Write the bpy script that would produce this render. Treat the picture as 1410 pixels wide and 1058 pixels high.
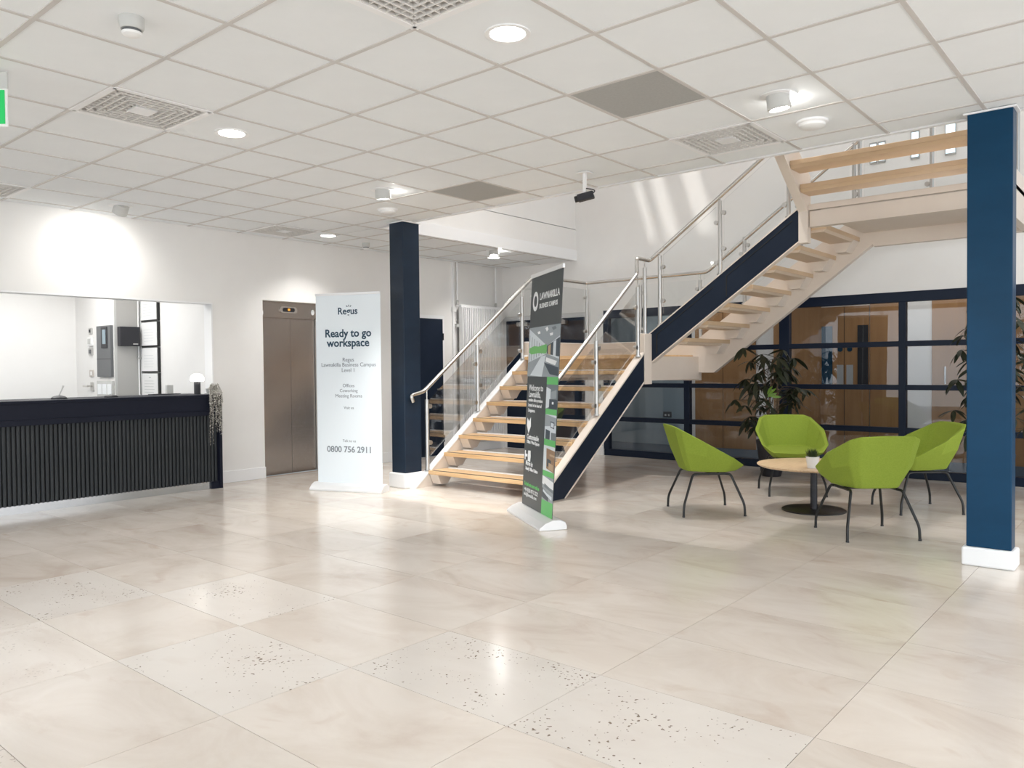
import bpy, bmesh, math, random
from mathutils import Vector, Matrix
random.seed(7)
for _o in list(bpy.data.objects): bpy.data.objects.remove(_o, do_unlink=True)
S = bpy.context.scene
COL = S.collection
PI = math.pi
CZ = 1.29            # camera height
H = 2.8716           # underside of the suspended ceiling
# ------------------------------------------------------------------ camera
def cam_axes(yaw, pitch, roll):
    F = Vector((math.cos(yaw)*math.cos(pitch), math.sin(yaw)*math.cos(pitch), math.sin(pitch)))
    R = F.cross(Vector((0,0,1))).normalized(); U = R.cross(F)
    return R*math.cos(roll)+U*math.sin(roll), -R*math.sin(roll)+U*math.cos(roll), F
R_, U_, F_ = cam_axes(math.radians(40.152), math.radians(-1.208), math.radians(-0.547))
cd = bpy.data.cameras.new('camera'); cam = bpy.data.objects.new('camera', cd); COL.objects.link(cam)
M = Matrix((R_, U_, -F_)).transposed().to_4x4(); M.translation = Vector((0,0,CZ)); cam.matrix_world = M
cd.sensor_width = 36; cd.lens = 1085.71/1410*36; cd.clip_start = 0.05; cd.clip_end = 200
S.camera = cam
# ------------------------------------------------------------------ light
S.view_settings.view_transform = 'Standard'; S.view_settings.look = 'None'
S.view_settings.gamma = 1; S.view_settings.use_curve_mapping = False
S.view_settings.exposure = 0.12
W = bpy.data.worlds.new('sky'); S.world = W; W.use_nodes = True
bg = W.node_tree.nodes['Background']; bg.inputs[0].default_value = (0.80, 0.90, 1.0, 1); bg.inputs[1].default_value = 1.3
def lamp(kind, name, loc, energy, color=(1,1,1), aim=None, **kw):
    d = bpy.data.lights.new(name, kind); d.energy = energy; d.color = color
    for k, v in kw.items(): setattr(d, k, v)
    o = bpy.data.objects.new(name, d); COL.objects.link(o); o.location = loc
    if aim is not None:
        o.rotation_euler = (Vector(aim)-Vector(loc)).to_track_quat('-Z', 'Y').to_euler()
    return o
SUN_DIR = Vector((1.0, -0.30, -1.0))
lamp('SUN', 'sun_light', (6,8,9), 1.3, (1,.97,.92), aim=Vector((6,8,9))+SUN_DIR, angle=0.03)
# daylight entering through the glazed entrance sides behind the camera
lamp('AREA', 'daylight_entrance', (-3.9, 2.5, 1.45), 165, (.93,.97,1), aim=(3,2.5,1.45), shape='RECTANGLE', size=10.5, size_y=2.6)
lamp('AREA', 'daylight_side', (2.5, -3.9, 1.45), 210, (.97,.98,1), aim=(2.5,3,1.45), shape='RECTANGLE', size=12.0, size_y=2.6)
lamp('AREA', 'void_fill_light', (7.6, 2.9, 6.0), 75, (.96,.98,1), aim=(7.6,2.9,0), shape='RECTANGLE', size=2.6, size_y=5.5)  # fill lamp added for the stair void, hung under the closed roof

# ------------------------------------------------------------------ materials
MATS = {}
def mat(name, color, rough=0.5, metal=0.0, spec=0.5, coat=0.0, emit=None, es=0.0, alpha=None, trans=0.0, ior=1.45):
    m = bpy.data.materials.new(name); m.use_nodes = True
    b = m.node_tree.nodes['Principled BSDF']
    b.inputs['Base Color'].default_value = (*color, 1); b.inputs['Roughness'].default_value = rough
    b.inputs['Metallic'].default_value = metal; b.inputs['Specular IOR Level'].default_value = spec
    b.inputs['Coat Weight'].default_value = coat; b.inputs['IOR'].default_value = ior
    if emit: b.inputs['Emission Color'].default_value = (*emit, 1); b.inputs['Emission Strength'].default_value = es
    if trans: b.inputs['Transmission Weight'].default_value = trans
    MATS[name] = m; return m
def nd(m, t, **kw):
    n = m.node_tree.nodes.new(t)
    for k, v in kw.items(): setattr(n, k, v)
    return n
def lk(m, a, b): m.node_tree.links.new(a, b)
def bsdf(m): return m.node_tree.nodes['Principled BSDF']
def noise_color(m, c1, c2, scale=5, detail=4, rough=.6, coord='Object', stretch=(1,1,1), bump=0, lo=.35, hi=.65, bscale=None):
    tc = nd(m, 'ShaderNodeTexCoord'); mp = nd(m, 'ShaderNodeMapping'); mp.inputs['Scale'].default_value = stretch
    lk(m, tc.outputs[coord], mp.inputs[0])
    n = nd(m, 'ShaderNodeTexNoise'); n.inputs['Scale'].default_value = scale; n.inputs['Detail'].default_value = detail; n.inputs['Roughness'].default_value = rough
    lk(m, mp.outputs[0], n.inputs['Vector'])
    r = nd(m, 'ShaderNodeValToRGB'); r.color_ramp.elements[0].position = lo; r.color_ramp.elements[1].position = hi
    r.color_ramp.elements[0].color = (*c1, 1); r.color_ramp.elements[1].color = (*c2, 1)
    lk(m, n.outputs['Fac'], r.inputs[0]); lk(m, r.outputs[0], bsdf(m).inputs['Base Color'])
    if bump:
        n2 = nd(m, 'ShaderNodeTexNoise'); n2.inputs['Scale'].default_value = bscale or scale*8
        lk(m, mp.outputs[0], n2.inputs['Vector'])
        bp = nd(m, 'ShaderNodeBump'); bp.inputs['Strength'].default_value = bump; bp.inputs['Distance'].default_value = .002
        lk(m, n2.outputs['Fac'], bp.inputs['Height']); lk(m, bp.outputs[0], bsdf(m).inputs['Normal'])
    return m
wall_m = noise_color(mat('wall_paint', (.80,.79,.77), .6), (.80,.785,.765), (.83,.82,.80), 1.2, bump=.05, bscale=160)
trim_m = mat('white_gloss', (.86,.86,.86), .35)
tile_m = noise_color(mat('ceiling_board', (.80,.79,.77), .8), (.81,.835,.845), (.84,.865,.875), 2.0, bump=.15, bscale=240)
grid_m = mat('ceiling_rail', (.60,.575,.55), .5)
slab_m = mat('slab', (.75,.74,.72), .8)
dark_m = mat('void_black', (.02,.02,.02), .8)
grey_panel_m = noise_color(mat('grey_panel', (.30,.30,.29), .6), (.37,.37,.355), (.40,.40,.385), 60)
navy_m = noise_color(mat('navy_paint', (.012,.020,.040), .40, spec=.2), (.011,.018,.034), (.014,.022,.040), 1.5)
navyframe_m = mat('navy_frame', (.009,.016,.034), .40, spec=.22)
col_m = noise_color(mat('column_navy_lit', (.010,.05,.10), .35, spec=.2), (.003,.038,.088), (.004,.044,.10), 1.5, stretch=(1,1,3))  # right-hand navy column: its lit blue is put into the base colour
coln_m = noise_color(mat('column_navy', (.012,.024,.045), .33, spec=.35), (.010,.020,.038), (.013,.026,.048), 1.5, stretch=(1,1,3))
vent_m = mat('vent_grey', (.76,.74,.71), .5)
steel_m = mat('brushed_steel', (.62,.60,.57), .25, 1.0)
steel2_m = mat('satin_steel', (.55,.54,.52), .35, 1.0)
beige_m = noise_color(mat('beige_steel', (.74,.65,.57), .45), (.73,.64,.56), (.76,.68,.60), 1.5)
wood_m = noise_color(mat('stair_wood', (.62,.38,.17), .4, coat=.1), (.58,.36,.175), (.78,.55,.31), 3, 6, .65, stretch=(14,.6,14), lo=.3, hi=.7)
woodx_m = noise_color(mat('table_wood', (.68,.48,.30), .4), (.60,.41,.25), (.72,.53,.35), 4, 6, .6, stretch=(1,12,1), lo=.3, hi=.7)
ply_m = noise_color(mat('corridor_wood', (.36,.19,.08), .4), (.33,.17,.07), (.42,.23,.10), 2, 6, .6, stretch=(6,6,.5), lo=.3, hi=.7)
carpet_m = noise_color(mat('blue_carpet', (.05,.08,.12), .9), (.04,.07,.11), (.07,.10,.14), 40)
slat_m = noise_color(mat('charcoal_slat', (.028,.032,.036), .55), (.024,.028,.031), (.034,.038,.042), 8, stretch=(4,4,.4))
desk_m = mat('navy_laminate', (.008,.010,.021), .5, spec=.22)
plinth_m = mat('brushed_plinth', (.50,.50,.50), .38, .9)
black_m = mat('black_metal', (.012,.012,.012), .35)
blackp_m = mat('black_plastic', (.02,.02,.025), .45)
greyp_m = mat('grey_plastic', (.13,.135,.14), .5)
lgrey_m = mat('light_grey_plastic', (.55,.55,.53), .5)
white_m = mat('white_plastic', (.82,.82,.81), .4)
banner_m = mat('banner_white', (.80,.86,.90), .5)
ink_m = mat('teal_ink', (.02,.06,.10), .6)
greyink_m = mat('grey_ink', (.22,.25,.28), .6)
slate_m = mat('slate_print', (.045,.055,.058), .35)
green_m = mat('green_print', (.12,.50,.14), .4)
wink_m = mat('white_ink', (.85,.87,.88), .5)
fabric_m = noise_color(mat('green_fabric', (.20,.38,.025), .9, spec=.2), (.235,.315,.040), (.27,.35,.05), 120, bump=.3, bscale=700)
leaf_m = noise_color(mat('dark_leaf', (.02,.03,.012), .4), (.012,.016,.008), (.035,.045,.02), 6)
leafg_m = mat('fresh_leaf', (.13,.24,.03), .45)
bark_m = mat('bark', (.12,.08,.05), .8)
soil_m = mat('soil', (.03,.02,.015), .9)
pale_m = mat('pale_leaf', (.78,.76,.70), .7)
pstem_m = mat('pale_stem', (.30,.27,.23), .8)
alu_m = mat('aluminium', (.80,.80,.80), .35, .35)
lampon_m = mat('lamp_glow', (1,1,1), .5, emit=(1,.98,.95), es=9)
lampsoft_m = mat('lamp_diffuser', (1,1,1), .5, emit=(1,.99,.97), es=2.0)
exit_m = mat('exit_green', (.01,.35,.08), .4, emit=(.01,.42,.10), es=.55)
exitw_m = mat('exit_white', (.9,.9,.9), .4, emit=(1,1,1), es=.6)
green_bush_m = noise_color(mat('bush', (.15,.35,.04), .8), (.08,.22,.02), (.25,.5,.06), 8)
brickred_m = mat('amber_display', (.5,.2,.02), .4, emit=(1,.4,.05), es=1.0)
door_gr_m = mat('tinted_blue', (.015,.05,.09), .15)
lift_m = mat('lift_steel', (.42,.38,.35), .30, 1.0)
def brushed(m, s):
    tc = nd(m, 'ShaderNodeTexCoord'); mp = nd(m, 'ShaderNodeMapping'); mp.inputs['Scale'].default_value = s
    n = nd(m, 'ShaderNodeTexNoise'); n.inputs['Scale'].default_value = 30; n.inputs['Detail'].default_value = 5
    lk(m, tc.outputs['Object'], mp.inputs[0]); lk(m, mp.outputs[0], n.inputs['Vector'])
    r = nd(m, 'ShaderNodeMapRange'); r.inputs['To Min'].default_value = .18; r.inputs['To Max'].default_value = .32
    lk(m, n.outputs['Fac'], r.inputs['Value']); lk(m, r.outputs[0], bsdf(m).inputs['Roughness'])
brushed(lift_m, (1,1,30)); brushed(plinth_m, (.5,30,30))
def glass_mat(name, tint, alpha_mix, rough=0.0):
    m = bpy.data.materials.new(name); m.use_nodes = True; nt = m.node_tree; nt.nodes.clear()
    out = nd(m, 'ShaderNodeOutputMaterial'); mix = nd(m, 'ShaderNodeMixShader'); tr = nd(m, 'ShaderNodeBsdfTransparent'); gl = nd(m, 'ShaderNodeBsdfGlossy')
    tr.inputs[0].default_value = (*tint, 1); gl.inputs['Roughness'].default_value = rough
    fr = nd(m, 'ShaderNodeFresnel'); fr.inputs['IOR'].default_value = 1.5
    mul = nd(m, 'ShaderNodeMath', operation='MULTIPLY'); mul.inputs[1].default_value = alpha_mix
    lk(m, fr.outputs[0], mul.inputs[0]); lk(m, mul.outputs[0], mix.inputs[0])
    lk(m, tr.outputs[0], mix.inputs[1]); lk(m, gl.outputs[0], mix.inputs[2]); lk(m, mix.outputs[0], out.inputs[0])
    return m
glass_m = glass_mat('balustrade_glass', (.985,.992,.992), .4)
pane_m = glass_mat('window_glass', (.88,.90,.92), .75)
def stone():
    m = mat('limestone', (.7,.6,.5), .12, spec=.5)
    nt = m.node_tree
    geo = nd(m, 'ShaderNodeNewGeometry'); oi = nd(m, 'ShaderNodeObjectInfo')
    off = nd(m, 'ShaderNodeVectorMath', operation='ADD'); sc = nd(m, 'ShaderNodeVectorMath', operation='SCALE')
    comb = nd(m, 'ShaderNodeCombineXYZ'); lk(m, oi.outputs['Random'], comb.inputs[0]); lk(m, oi.outputs['Random'], comb.inputs[2])
    sc.inputs['Scale'].default_value = 50; lk(m, comb.outputs[0], sc.inputs[0])
    lk(m, geo.outputs['Position'], off.inputs[0]); lk(m, sc.outputs[0], off.inputs[1])
    mp = nd(m, 'ShaderNodeMapping'); mp.inputs['Scale'].default_value = (1.6,.9,1); mp.inputs['Rotation'].default_value = (0,0,.5)
    lk(m, off.outputs[0], mp.inputs[0])
    n1 = nd(m, 'ShaderNodeTexNoise'); n1.inputs['Scale'].default_value = 1.6; n1.inputs['Detail'].default_value = 7; n1.inputs['Roughness'].default_value = .62; n1.inputs['Distortion'].default_value = .7
    lk(m, mp.outputs[0], n1.inputs['Vector'])
    r = nd(m, 'ShaderNodeValToRGB'); e = r.color_ramp.elements
    e[0].position = .30; e[0].color = (.60,.515,.445,1); e[1].position = .62; e[1].color = (.725,.665,.60,1)
    x = e.new(.44); x.color = (.67,.60,.53,1)
    lk(m, n1.outputs['Fac'], r.inputs[0])
    # rusty veins
    n2 = nd(m, 'ShaderNodeTexNoise'); n2.inputs['Scale'].default_value = 2.4; n2.inputs['Detail'].default_value = 8; n2.inputs['Distortion'].default_value = 1.6
    lk(m, mp.outputs[0], n2.inputs['Vector'])
    r2 = nd(m, 'ShaderNodeMapRange'); r2.inputs['From Min'].default_value = .60; r2.inputs['From Max'].default_value = .74; r2.inputs['To Max'].default_value = .28
    lk(m, n2.outputs['Fac'], r2.inputs['Value'])
    mx = nd(m, 'ShaderNodeMix', data_type='RGBA'); mx.inputs['B'].default_value = (.47,.32,.23,1)
    lk(m, r2.outputs[0], mx.inputs['Factor']); lk(m, r.outputs[0], mx.inputs['A'])
    # whiter slabs: object colour alpha<1 marks pitted white travertine
    sep = nd(m, 'ShaderNodeSeparateColor'); lk(m, oi.outputs['Color'], sep.inputs[0])
    mw = nd(m, 'ShaderNodeMix', data_type='RGBA'); mw.inputs['B'].default_value = (.735,.70,.655,1)
    ml = nd(m, 'ShaderNodeMath', operation='MULTIPLY'); ml.inputs[1].default_value = .6; lk(m, sep.outputs['Green'], ml.inputs[0])
    lk(m, ml.outputs[0], mw.inputs['Factor']); lk(m, mx.outputs['Result'], mw.inputs['A'])
    # brightness per slab
    mr = nd(m, 'ShaderNodeMapRange'); mr.inputs['To Min'].default_value = .96; mr.inputs['To Max'].default_value = 1.04; lk(m, oi.outputs['Random'], mr.inputs['Value'])
    vm = nd(m, 'ShaderNodeVectorMath', operation='SCALE'); lk(m, mw.outputs['Result'], vm.inputs[0]); lk(m, mr.outputs[0], vm.inputs['Scale'])
    # pits
    v = nd(m, 'ShaderNodeTexNoise'); v.inputs['Scale'].default_value = 60; v.inputs['Detail'].default_value = 1
    lk(m, off.outputs[0], v.inputs['Vector'])
    v2 = nd(m, 'ShaderNodeTexNoise'); v2.inputs['Scale'].default_value = 3.5; v2.inputs['Detail'].default_value = 2; lk(m, off.outputs[0], v2.inputs['Vector'])
    ad = nd(m, 'ShaderNodeMath', operation='ADD'); s2 = nd(m, 'ShaderNodeMath', operation='MULTIPLY'); s2.inputs[1].default_value = .45
    lk(m, v2.outputs['Fac'], s2.inputs[0]); lk(m, v.outputs['Fac'], ad.inputs[0]); lk(m, s2.outputs[0], ad.inputs[1])
    pr = nd(m, 'ShaderNodeMapRange'); pr.inputs['From Min'].default_value = .93; pr.inputs['From Max'].default_value = .96
    lk(m, ad.outputs[0], pr.inputs['Value'])
    pm = nd(m, 'ShaderNodeMath', operation='MULTIPLY'); lk(m, pr.outputs[0], pm.inputs[0]); lk(m, sep.outputs['Green'], pm.inputs[1])
    mp2 = nd(m, 'ShaderNodeMix', data_type='RGBA'); mp2.inputs['B'].default_value = (.22,.17,.13,1)
    lk(m, pm.outputs[0], mp2.inputs['Factor']); lk(m, vm.outputs[0], mp2.inputs['A'])
    lk(m, mp2.outputs['Result'], bsdf(m).inputs['Base Color'])
    rr = nd(m, 'ShaderNodeMapRange'); rr.inputs['To Min'].default_value = .10; rr.inputs['To Max'].default_value = .24; lk(m, n1.outputs['Fac'], rr.inputs['Value'])
    lk(m, rr.outputs[0], bsdf(m).inputs['Roughness'])
    return m
stone_m = stone()
joint_m = mat('joint', (.30,.22,.16), .8)

# ------------------------------------------------------------------ mesh helpers
class MB:
    def __init__(s): s.v = []; s.f = []
    def add(s, vs, fs):
        n = len(s.v); s.v += [tuple(v) for v in vs]; s.f += [tuple(i+n for i in f) for f in fs]; return s
    def box(s, x0, x1, y0, y1, z0, z1):
        return s.add([(x0,y0,z0),(x1,y0,z0),(x1,y1,z0),(x0,y1,z0),(x0,y0,z1),(x1,y0,z1),(x1,y1,z1),(x0,y1,z1)],
                     [(3,2,1,0),(4,5,6,7),(0,1,5,4),(1,2,6,5),(2,3,7,6),(3,0,4,7)])
    def prism(s, pts, axis, a, b):
        """pts: 2D outline; axis 'x','y','z' = extrusion axis, between a and b"""
        def P(p, t):
            return {'x': (t, p[0], p[1]), 'y': (p[0], t, p[1]), 'z': (p[0], p[1], t)}[axis]
        n = len(pts)
        vs = [P(p, a) for p in pts]+[P(p, b) for p in pts]
        fs = [tuple(range(n)), tuple(reversed(range(n, 2*n)))]+[(i, (i+1) % n+0, (i+1) % n+n, i+n) for i in range(n)]
        return s.add(vs, fs)
    def tube(s, path, r, seg=10, caps=True):
        path = [Vector(p) for p in path]; n = len(path)
        rs = r if isinstance(r, (list, tuple)) else [r]*n
        up = None; rings = []
        for i, p in enumerate(path):
            t = (path[min(i+1, n-1)]-path[max(i-1, 0)]).normalized()
            if up is None:
                up = Vector((0,0,1)) if abs(t.z) < .9 else Vector((1,0,0))
            a = t.cross(up).normalized(); b = a.cross(t).normalized(); up = b
            rings.append([p+(a*math.cos(2*PI*k/seg)+b*math.sin(2*PI*k/seg))*rs[i] for k in range(seg)])
        vs = [v for rg in rings for v in rg]; fs = []
        for i in range(n-1):
            for k in range(seg):
                k2 = (k+1) % seg
                fs.append((i*seg+k, i*seg+k2, (i+1)*seg+k2, (i+1)*seg+k))
        if caps: fs += [tuple(reversed(range(seg))), tuple(range((n-1)*seg, n*seg))]
        return s.add(vs, fs)
    def lathe(s, prof, c=(0,0,0), seg=32, sx=1, sy=1):
        """prof: list of (r,z); closes at r=0"""
        vs = []; fs = []; n = len(prof)
        for (r, z) in prof:
            for k in range(seg): a = 2*PI*k/seg; vs.append((c[0]+sx*r*math.cos(a), c[1]+sy*r*math.sin(a), c[2]+z))
        for i in range(n-1):
            for k in range(seg):
                k2 = (k+1) % seg; fs.append((i*seg+k, i*seg+k2, (i+1)*seg+k2, (i+1)*seg+k))
        fs += [tuple(reversed(range(seg))), tuple(range((n-1)*seg, n*seg))]
        return s.add(vs, fs)
    def quad(s, a, b, c, d): return s.add([a,b,c,d], [(0,1,2,3)])
OFF = {}
def build(name, mb, m, parent=None, smooth=False, bevel=0, local=False, **props):
    me = bpy.data.meshes.new(name)
    o_ = Vector((0,0,0)) if (parent is None or local) else OFF.get(parent.name, Vector((0,0,0)))
    me.from_pydata([tuple(Vector(v)-o_) for v in mb.v], [], mb.f); me.update()
    bm = bmesh.new(); bm.from_mesh(me); bmesh.ops.recalc_face_normals(bm, faces=bm.faces); bm.to_mesh(me); bm.free()
    if isinstance(m, (list, tuple)):
        for x in m: me.materials.append(x)
    else: me.materials.append(m)
    if smooth:
        me.shade_smooth()
        try: me.set_sharp_from_angle(angle=math.radians(40))
        except Exception: pass
    o = bpy.data.objects.new(name, me); COL.objects.link(o)
    if parent: o.parent = parent; OFF[o.name] = o_
    if bevel:
        md = o.modifiers.new('bevel', 'BEVEL'); md.width = bevel; md.segments = 2; md.limit_method = 'ANGLE'
    for k, v in props.items(): o[k] = v
    return o
def struct(name, mb, m, **kw): return build(name, mb, m, kind='structure', **kw)
def thing(name, label, cat, loc=(0,0,0), group=None, rz=0):
    o = bpy.data.objects.new(name, None); COL.objects.link(o); o.location = loc; o.rotation_euler = (0,0,rz)
    o.empty_display_size = .1
    OFF[o.name] = Vector(loc)
    o['label'] = label; o['category'] = cat
    if group: o['group'] = group
    return o
def tag(o, label, cat, group=None):
    o['label'] = label; o['category'] = cat
    if group: o['group'] = group
    return o
def inst(src, parent, loc=None, rot=None, scale=None):
    c = src.copy(); COL.objects.link(c); c.parent = parent
    if loc is not None: c.location = loc
    if rot is not None: c.rotation_euler = rot
    if scale is not None: c.scale = scale
    OFF[c.name] = OFF.get(src.name, Vector((0,0,0)))
    return c
def copy_tree(o, parent=None):
    c = o.copy(); COL.objects.link(c); c.parent = parent
    for ch in o.children: copy_tree(ch, c)
    return c
def text(body, parent, m, origin, right, up, width=None, size=.05, align='CENTER', off=.002, name='lettering', bold=0):
    cu = bpy.data.curves.new(name, 'FONT'); cu.body = body; cu.size = size; cu.align_x = align; cu.align_y = 'CENTER'
    cu.extrude = .0006; cu.offset = bold; cu.resolution_u = 3
    t = bpy.data.objects.new(name, cu); COL.objects.link(t)
    bpy.context.view_layer.update()
    me = bpy.data.meshes.new_from_object(t.evaluated_get(bpy.context.evaluated_depsgraph_get()))
    COL.objects.unlink(t); bpy.data.objects.remove(t)
    if width:
        xs = [v.co.x for v in me.vertices]; w = max(xs)-min(xs); k = width/w
        for v in me.vertices: v.co.x *= k; v.co.y *= k
    r = Vector(right).normalized(); u = Vector(up).normalized(); n = r.cross(u).normalized()
    po = OFF.get(parent.name, Vector((0,0,0))) if parent else Vector((0,0,0))
    for v in me.vertices:
        c = v.co.copy(); v.co = Vector(origin)-po+r*c.x+u*c.y+n*(c.z+off)
    me.materials.clear(); me.materials.append(m)
    o = bpy.data.objects.new(name, me); COL.objects.link(o)
    if parent: o.parent = parent; OFF[o.name] = po
    return o

XW, YW, XE, Y1 = 9.62, 8.30, 5.87, 6.84
ZU = 3.38      # upper floor level
# ================================================================== SETTING
# ---- floor
floor = struct('floor', MB().box(-4.2, XW+.06, -4.2, YW+.1, -.12, -.004), joint_m)
OFF[floor.name] = Vector((0,0,0))
X0, DX, Y0, DY = 1.52, .605, .95, .885
white_tiles = {(0,4),(1,3),(0,2),(1,1),(1,0),(-1,4),(-1,3),(2,-2),(3,-2),(-2,2)}
pit_tiles = {(0,4),(1,3),(0,2),(1,1),(1,0)}
tile_mesh = None
for i in range(-4, 14):
    for j in range(-4, 9):
        x0 = X0+i*DX; x1 = x0+DX; y0 = Y0+j*DY; y1 = y0+DY
        x1 = min(x1, XW); y1 = min(y1, YW)
        if x1-x0 < .03 or y1-y0 < .03: continue
        full = abs(x1-x0-DX) < 1e-6 and abs(y1-y0-DY) < 1e-6
        g = .0012
        if full and tile_mesh:
            o = bpy.data.objects.new('floor_tile', tile_mesh.data); COL.objects.link(o)
        else:
            o = build('floor_tile', MB().box(g, x1-x0-g, g, y1-y0-g, -.02, 0), stone_m)
            if full: tile_mesh = o
        o.parent = floor; o.location = (x0, y0, random.uniform(-.0004, 0))
        k = 1.0 if (i,j) in pit_tiles else 0.0
        o.color = (0, k if k else (.35 if (i,j) in white_tiles else 0), 0, 1)
# ---- ceiling
GU = lambda u: .6*(u+5.256)
GV = lambda v: .6*(v+4.544)
cb = MB().box(-4.2, XE-.002, -4.2, YW+.1, H+.10, H+.20).box(XE, XW+.1, Y1+.002, YW+.1, H+.10, H+.20)
ceiling = struct('ceiling', cb, slab_m)
OFF[ceiling.name] = Vector((0,0,0))
skip = {(-2,3),(-2,-1),(3,-1),(1,-1),(3,3),(3,8),(-2,8)}
ct = None
def ctile(x0, x1, y0, y1):
    global ct
    full = abs(x1-x0-.6) < 1e-6 and abs(y1-y0-.6) < 1e-6
    if full and ct: o = bpy.data.objects.new('ceiling_tile', ct.data); COL.objects.link(o)
    else:
        o = build('ceiling_tile', MB().box(.009, x1-x0-.009, .009, y1-y0-.009, .004, .018), tile_m)
        if full: ct = o
    o.parent = ceiling; o.location = (x0, y0, H)
us = list(range(-7, 5)); vs_ = list(range(-8, 10))
for u in us:
    for v in vs_:
        if (u, v) in skip: continue
        x0, x1, y0, y1 = GU(u), min(GU(u+1), XE-.03), GV(v), min(GV(v+1), YW)
        if x1-x0 < .05 or y1-y0 < .05: continue
        ctile(x0, x1, y0, y1)
for u in range(4, 12):
    for v in (6, 7, 8, 9):
        x0, x1, y0, y1 = max(GU(u), XE-.03), min(GU(u+1), XW), max(GV(v), Y1+.03), min(GV(v+1), YW)
        if x1-x0 < .05 or y1-y0 < .05: continue
        ctile(x0, x1, y0, y1)
for u in range(-7, 12):
    x = GU(u)
    if x < XE: build('ceiling_rail', MB().box(x-.012, x+.012, GV(-8), YW, H-.001, H+.016), grid_m, ceiling)
    elif x < XW: build('ceiling_rail', MB().box(x-.012, x+.012, Y1, YW, H-.001, H+.016), grid_m, ceiling)
for v in range(-8, 10):
    y = GV(v)
    build('ceiling_rail', MB().box(GU(-7), XW if y > Y1 else XE, y-.012, y+.012, H-.0006, H+.015), grid_m, ceiling)
build('edge_trim', MB().box(XE-.03, XE+.012, -4.2, Y1, H-.004, H+.22).box(XE-.03, XW, Y1-.012, Y1+.03, H-.004, H+.15), trim_m, ceiling)
build('ceiling_board', MB().box(-4.2, GU(-7)-.01, -4.2, YW, H, H+.02).box(GU(-7), XE-.03, -4.2, GV(-8)-.01, H, H+.02), tile_m, ceiling)
# ---- upper floor edge / bulkhead and roof of the stair void
ub = MB().box(XE+.0, XW, Y1, Y1+.12, H+.15, ZU-.06)
struct('trim_1', ub, wall_m)
struct('wall_upper_left', MB().box(XE-2, XW+.1, Y1+.004, Y1+.14, ZU-.05, 6.2), wall_m)
struct('trim_2', MB().box(XE-.25, XE+.0, -4.2, Y1+.1, H+.15, ZU), wall_m)
struct('wall_upper_front', MB().box(XE-2.1, XE-2.0, -4.2, Y1+.1, ZU, 6.2), wall_m)
# roof with skylight strips
rb = MB().box(XE-2.1, 6.3, -4.2, 7, 6.2, 6.35).box(8.9, XW+.15, -4.2, 7, 6.2, 6.35).box(6.3, 8.9, -4.2, 5.55, 6.2, 6.35).box(6.3, 8.9, 6.6, 7, 6.2, 6.35)
roof = struct('ceiling_upper', rb, wall_m); OFF[roof.name] = Vector((0,0,0))
for y in (5.9, 6.02, 6.38): build('skylight_bar', MB().box(6.3, 8.9, y-.06, y+.06, 6.2, 6.32), trim_m, roof)
# ---- left wall (Y = YW) with reception window and lift opening
wl = MB()
def wl_box(x0, x1, z0, z1): wl.box(x0, x1, YW, YW+.15, z0, z1)
WX0, WX1, WZ0, WZ1 = 1.1, 4.605, .995, 2.034
LX0, LX1, LZ = 5.262, 6.20, 2.12
wl_box(-4.2, WX0, 0, 3.05); wl_box(WX0, WX1, 0, WZ0); wl_box(WX0, WX1, WZ1, 3.05); wl_box(WX1, LX0, 0, 3.05)
wl_box(LX0, LX1, LZ, 3.05); wl_box(LX1, XW+.13, 0, 3.05)
struct('wall_left', wl, wall_m)
rv = MB().box(WX0, WX1, YW-.012, YW+.15, WZ1-.001, WZ1+.012).box(WX1-.001, WX1+.014, YW-.012, YW+.15, WZ0, WZ1+.012)
struct('trim_3', rv, trim_m)
sk = MB()
for a, b in ((4.58, LX0), (LX1, 7.36), (8.30, XW)):
    sk.prism([(a, 0), (b, 0), (b, .135), (a, .135)], 'y', YW-.022, YW)
struct('baseboard_left', sk, trim_m, bevel=.004)
# ---- far wall (X = XW)
wf = MB()
wf.box(XW, XW+.13, 6.37, YW+.13, 0, 6.2).box(XW, XW+.13, -4.2, 6.37, 2.10, 6.2)
# upper windows: panes laid on the wall, sky brightness put in as glow
struct('wall_far', wf, wall_m)
struct('baseboard_far', MB().box(XW-.02, XW, 6.38, 6.62, 0, .12), trim_m)
for k, (ya, yb, za, zb) in enumerate(((2.55,2.61,3.60,3.8),(2.64,2.70,3.60,3.8),(2.20,2.27,3.58,3.85),(1.84,1.93,3.56,3.9))):
    w_ = struct('window_%d' % (k+2), MB().box(XW-.012, XW, ya-.01, yb+.01, za-.02, zb+.02), grey_panel_m)
    OFF[w_.name] = Vector((0,0,0))
    build('pane', MB().box(XW-.016, XW-.012, ya, yb, za, zb), mat('sky_glow_pane', (.7,.85,.95), .3, emit=(.75,.9,1), es=1.1) if 'sky_glow_pane' not in MATS else MATS['sky_glow_pane'], w_)
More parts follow.
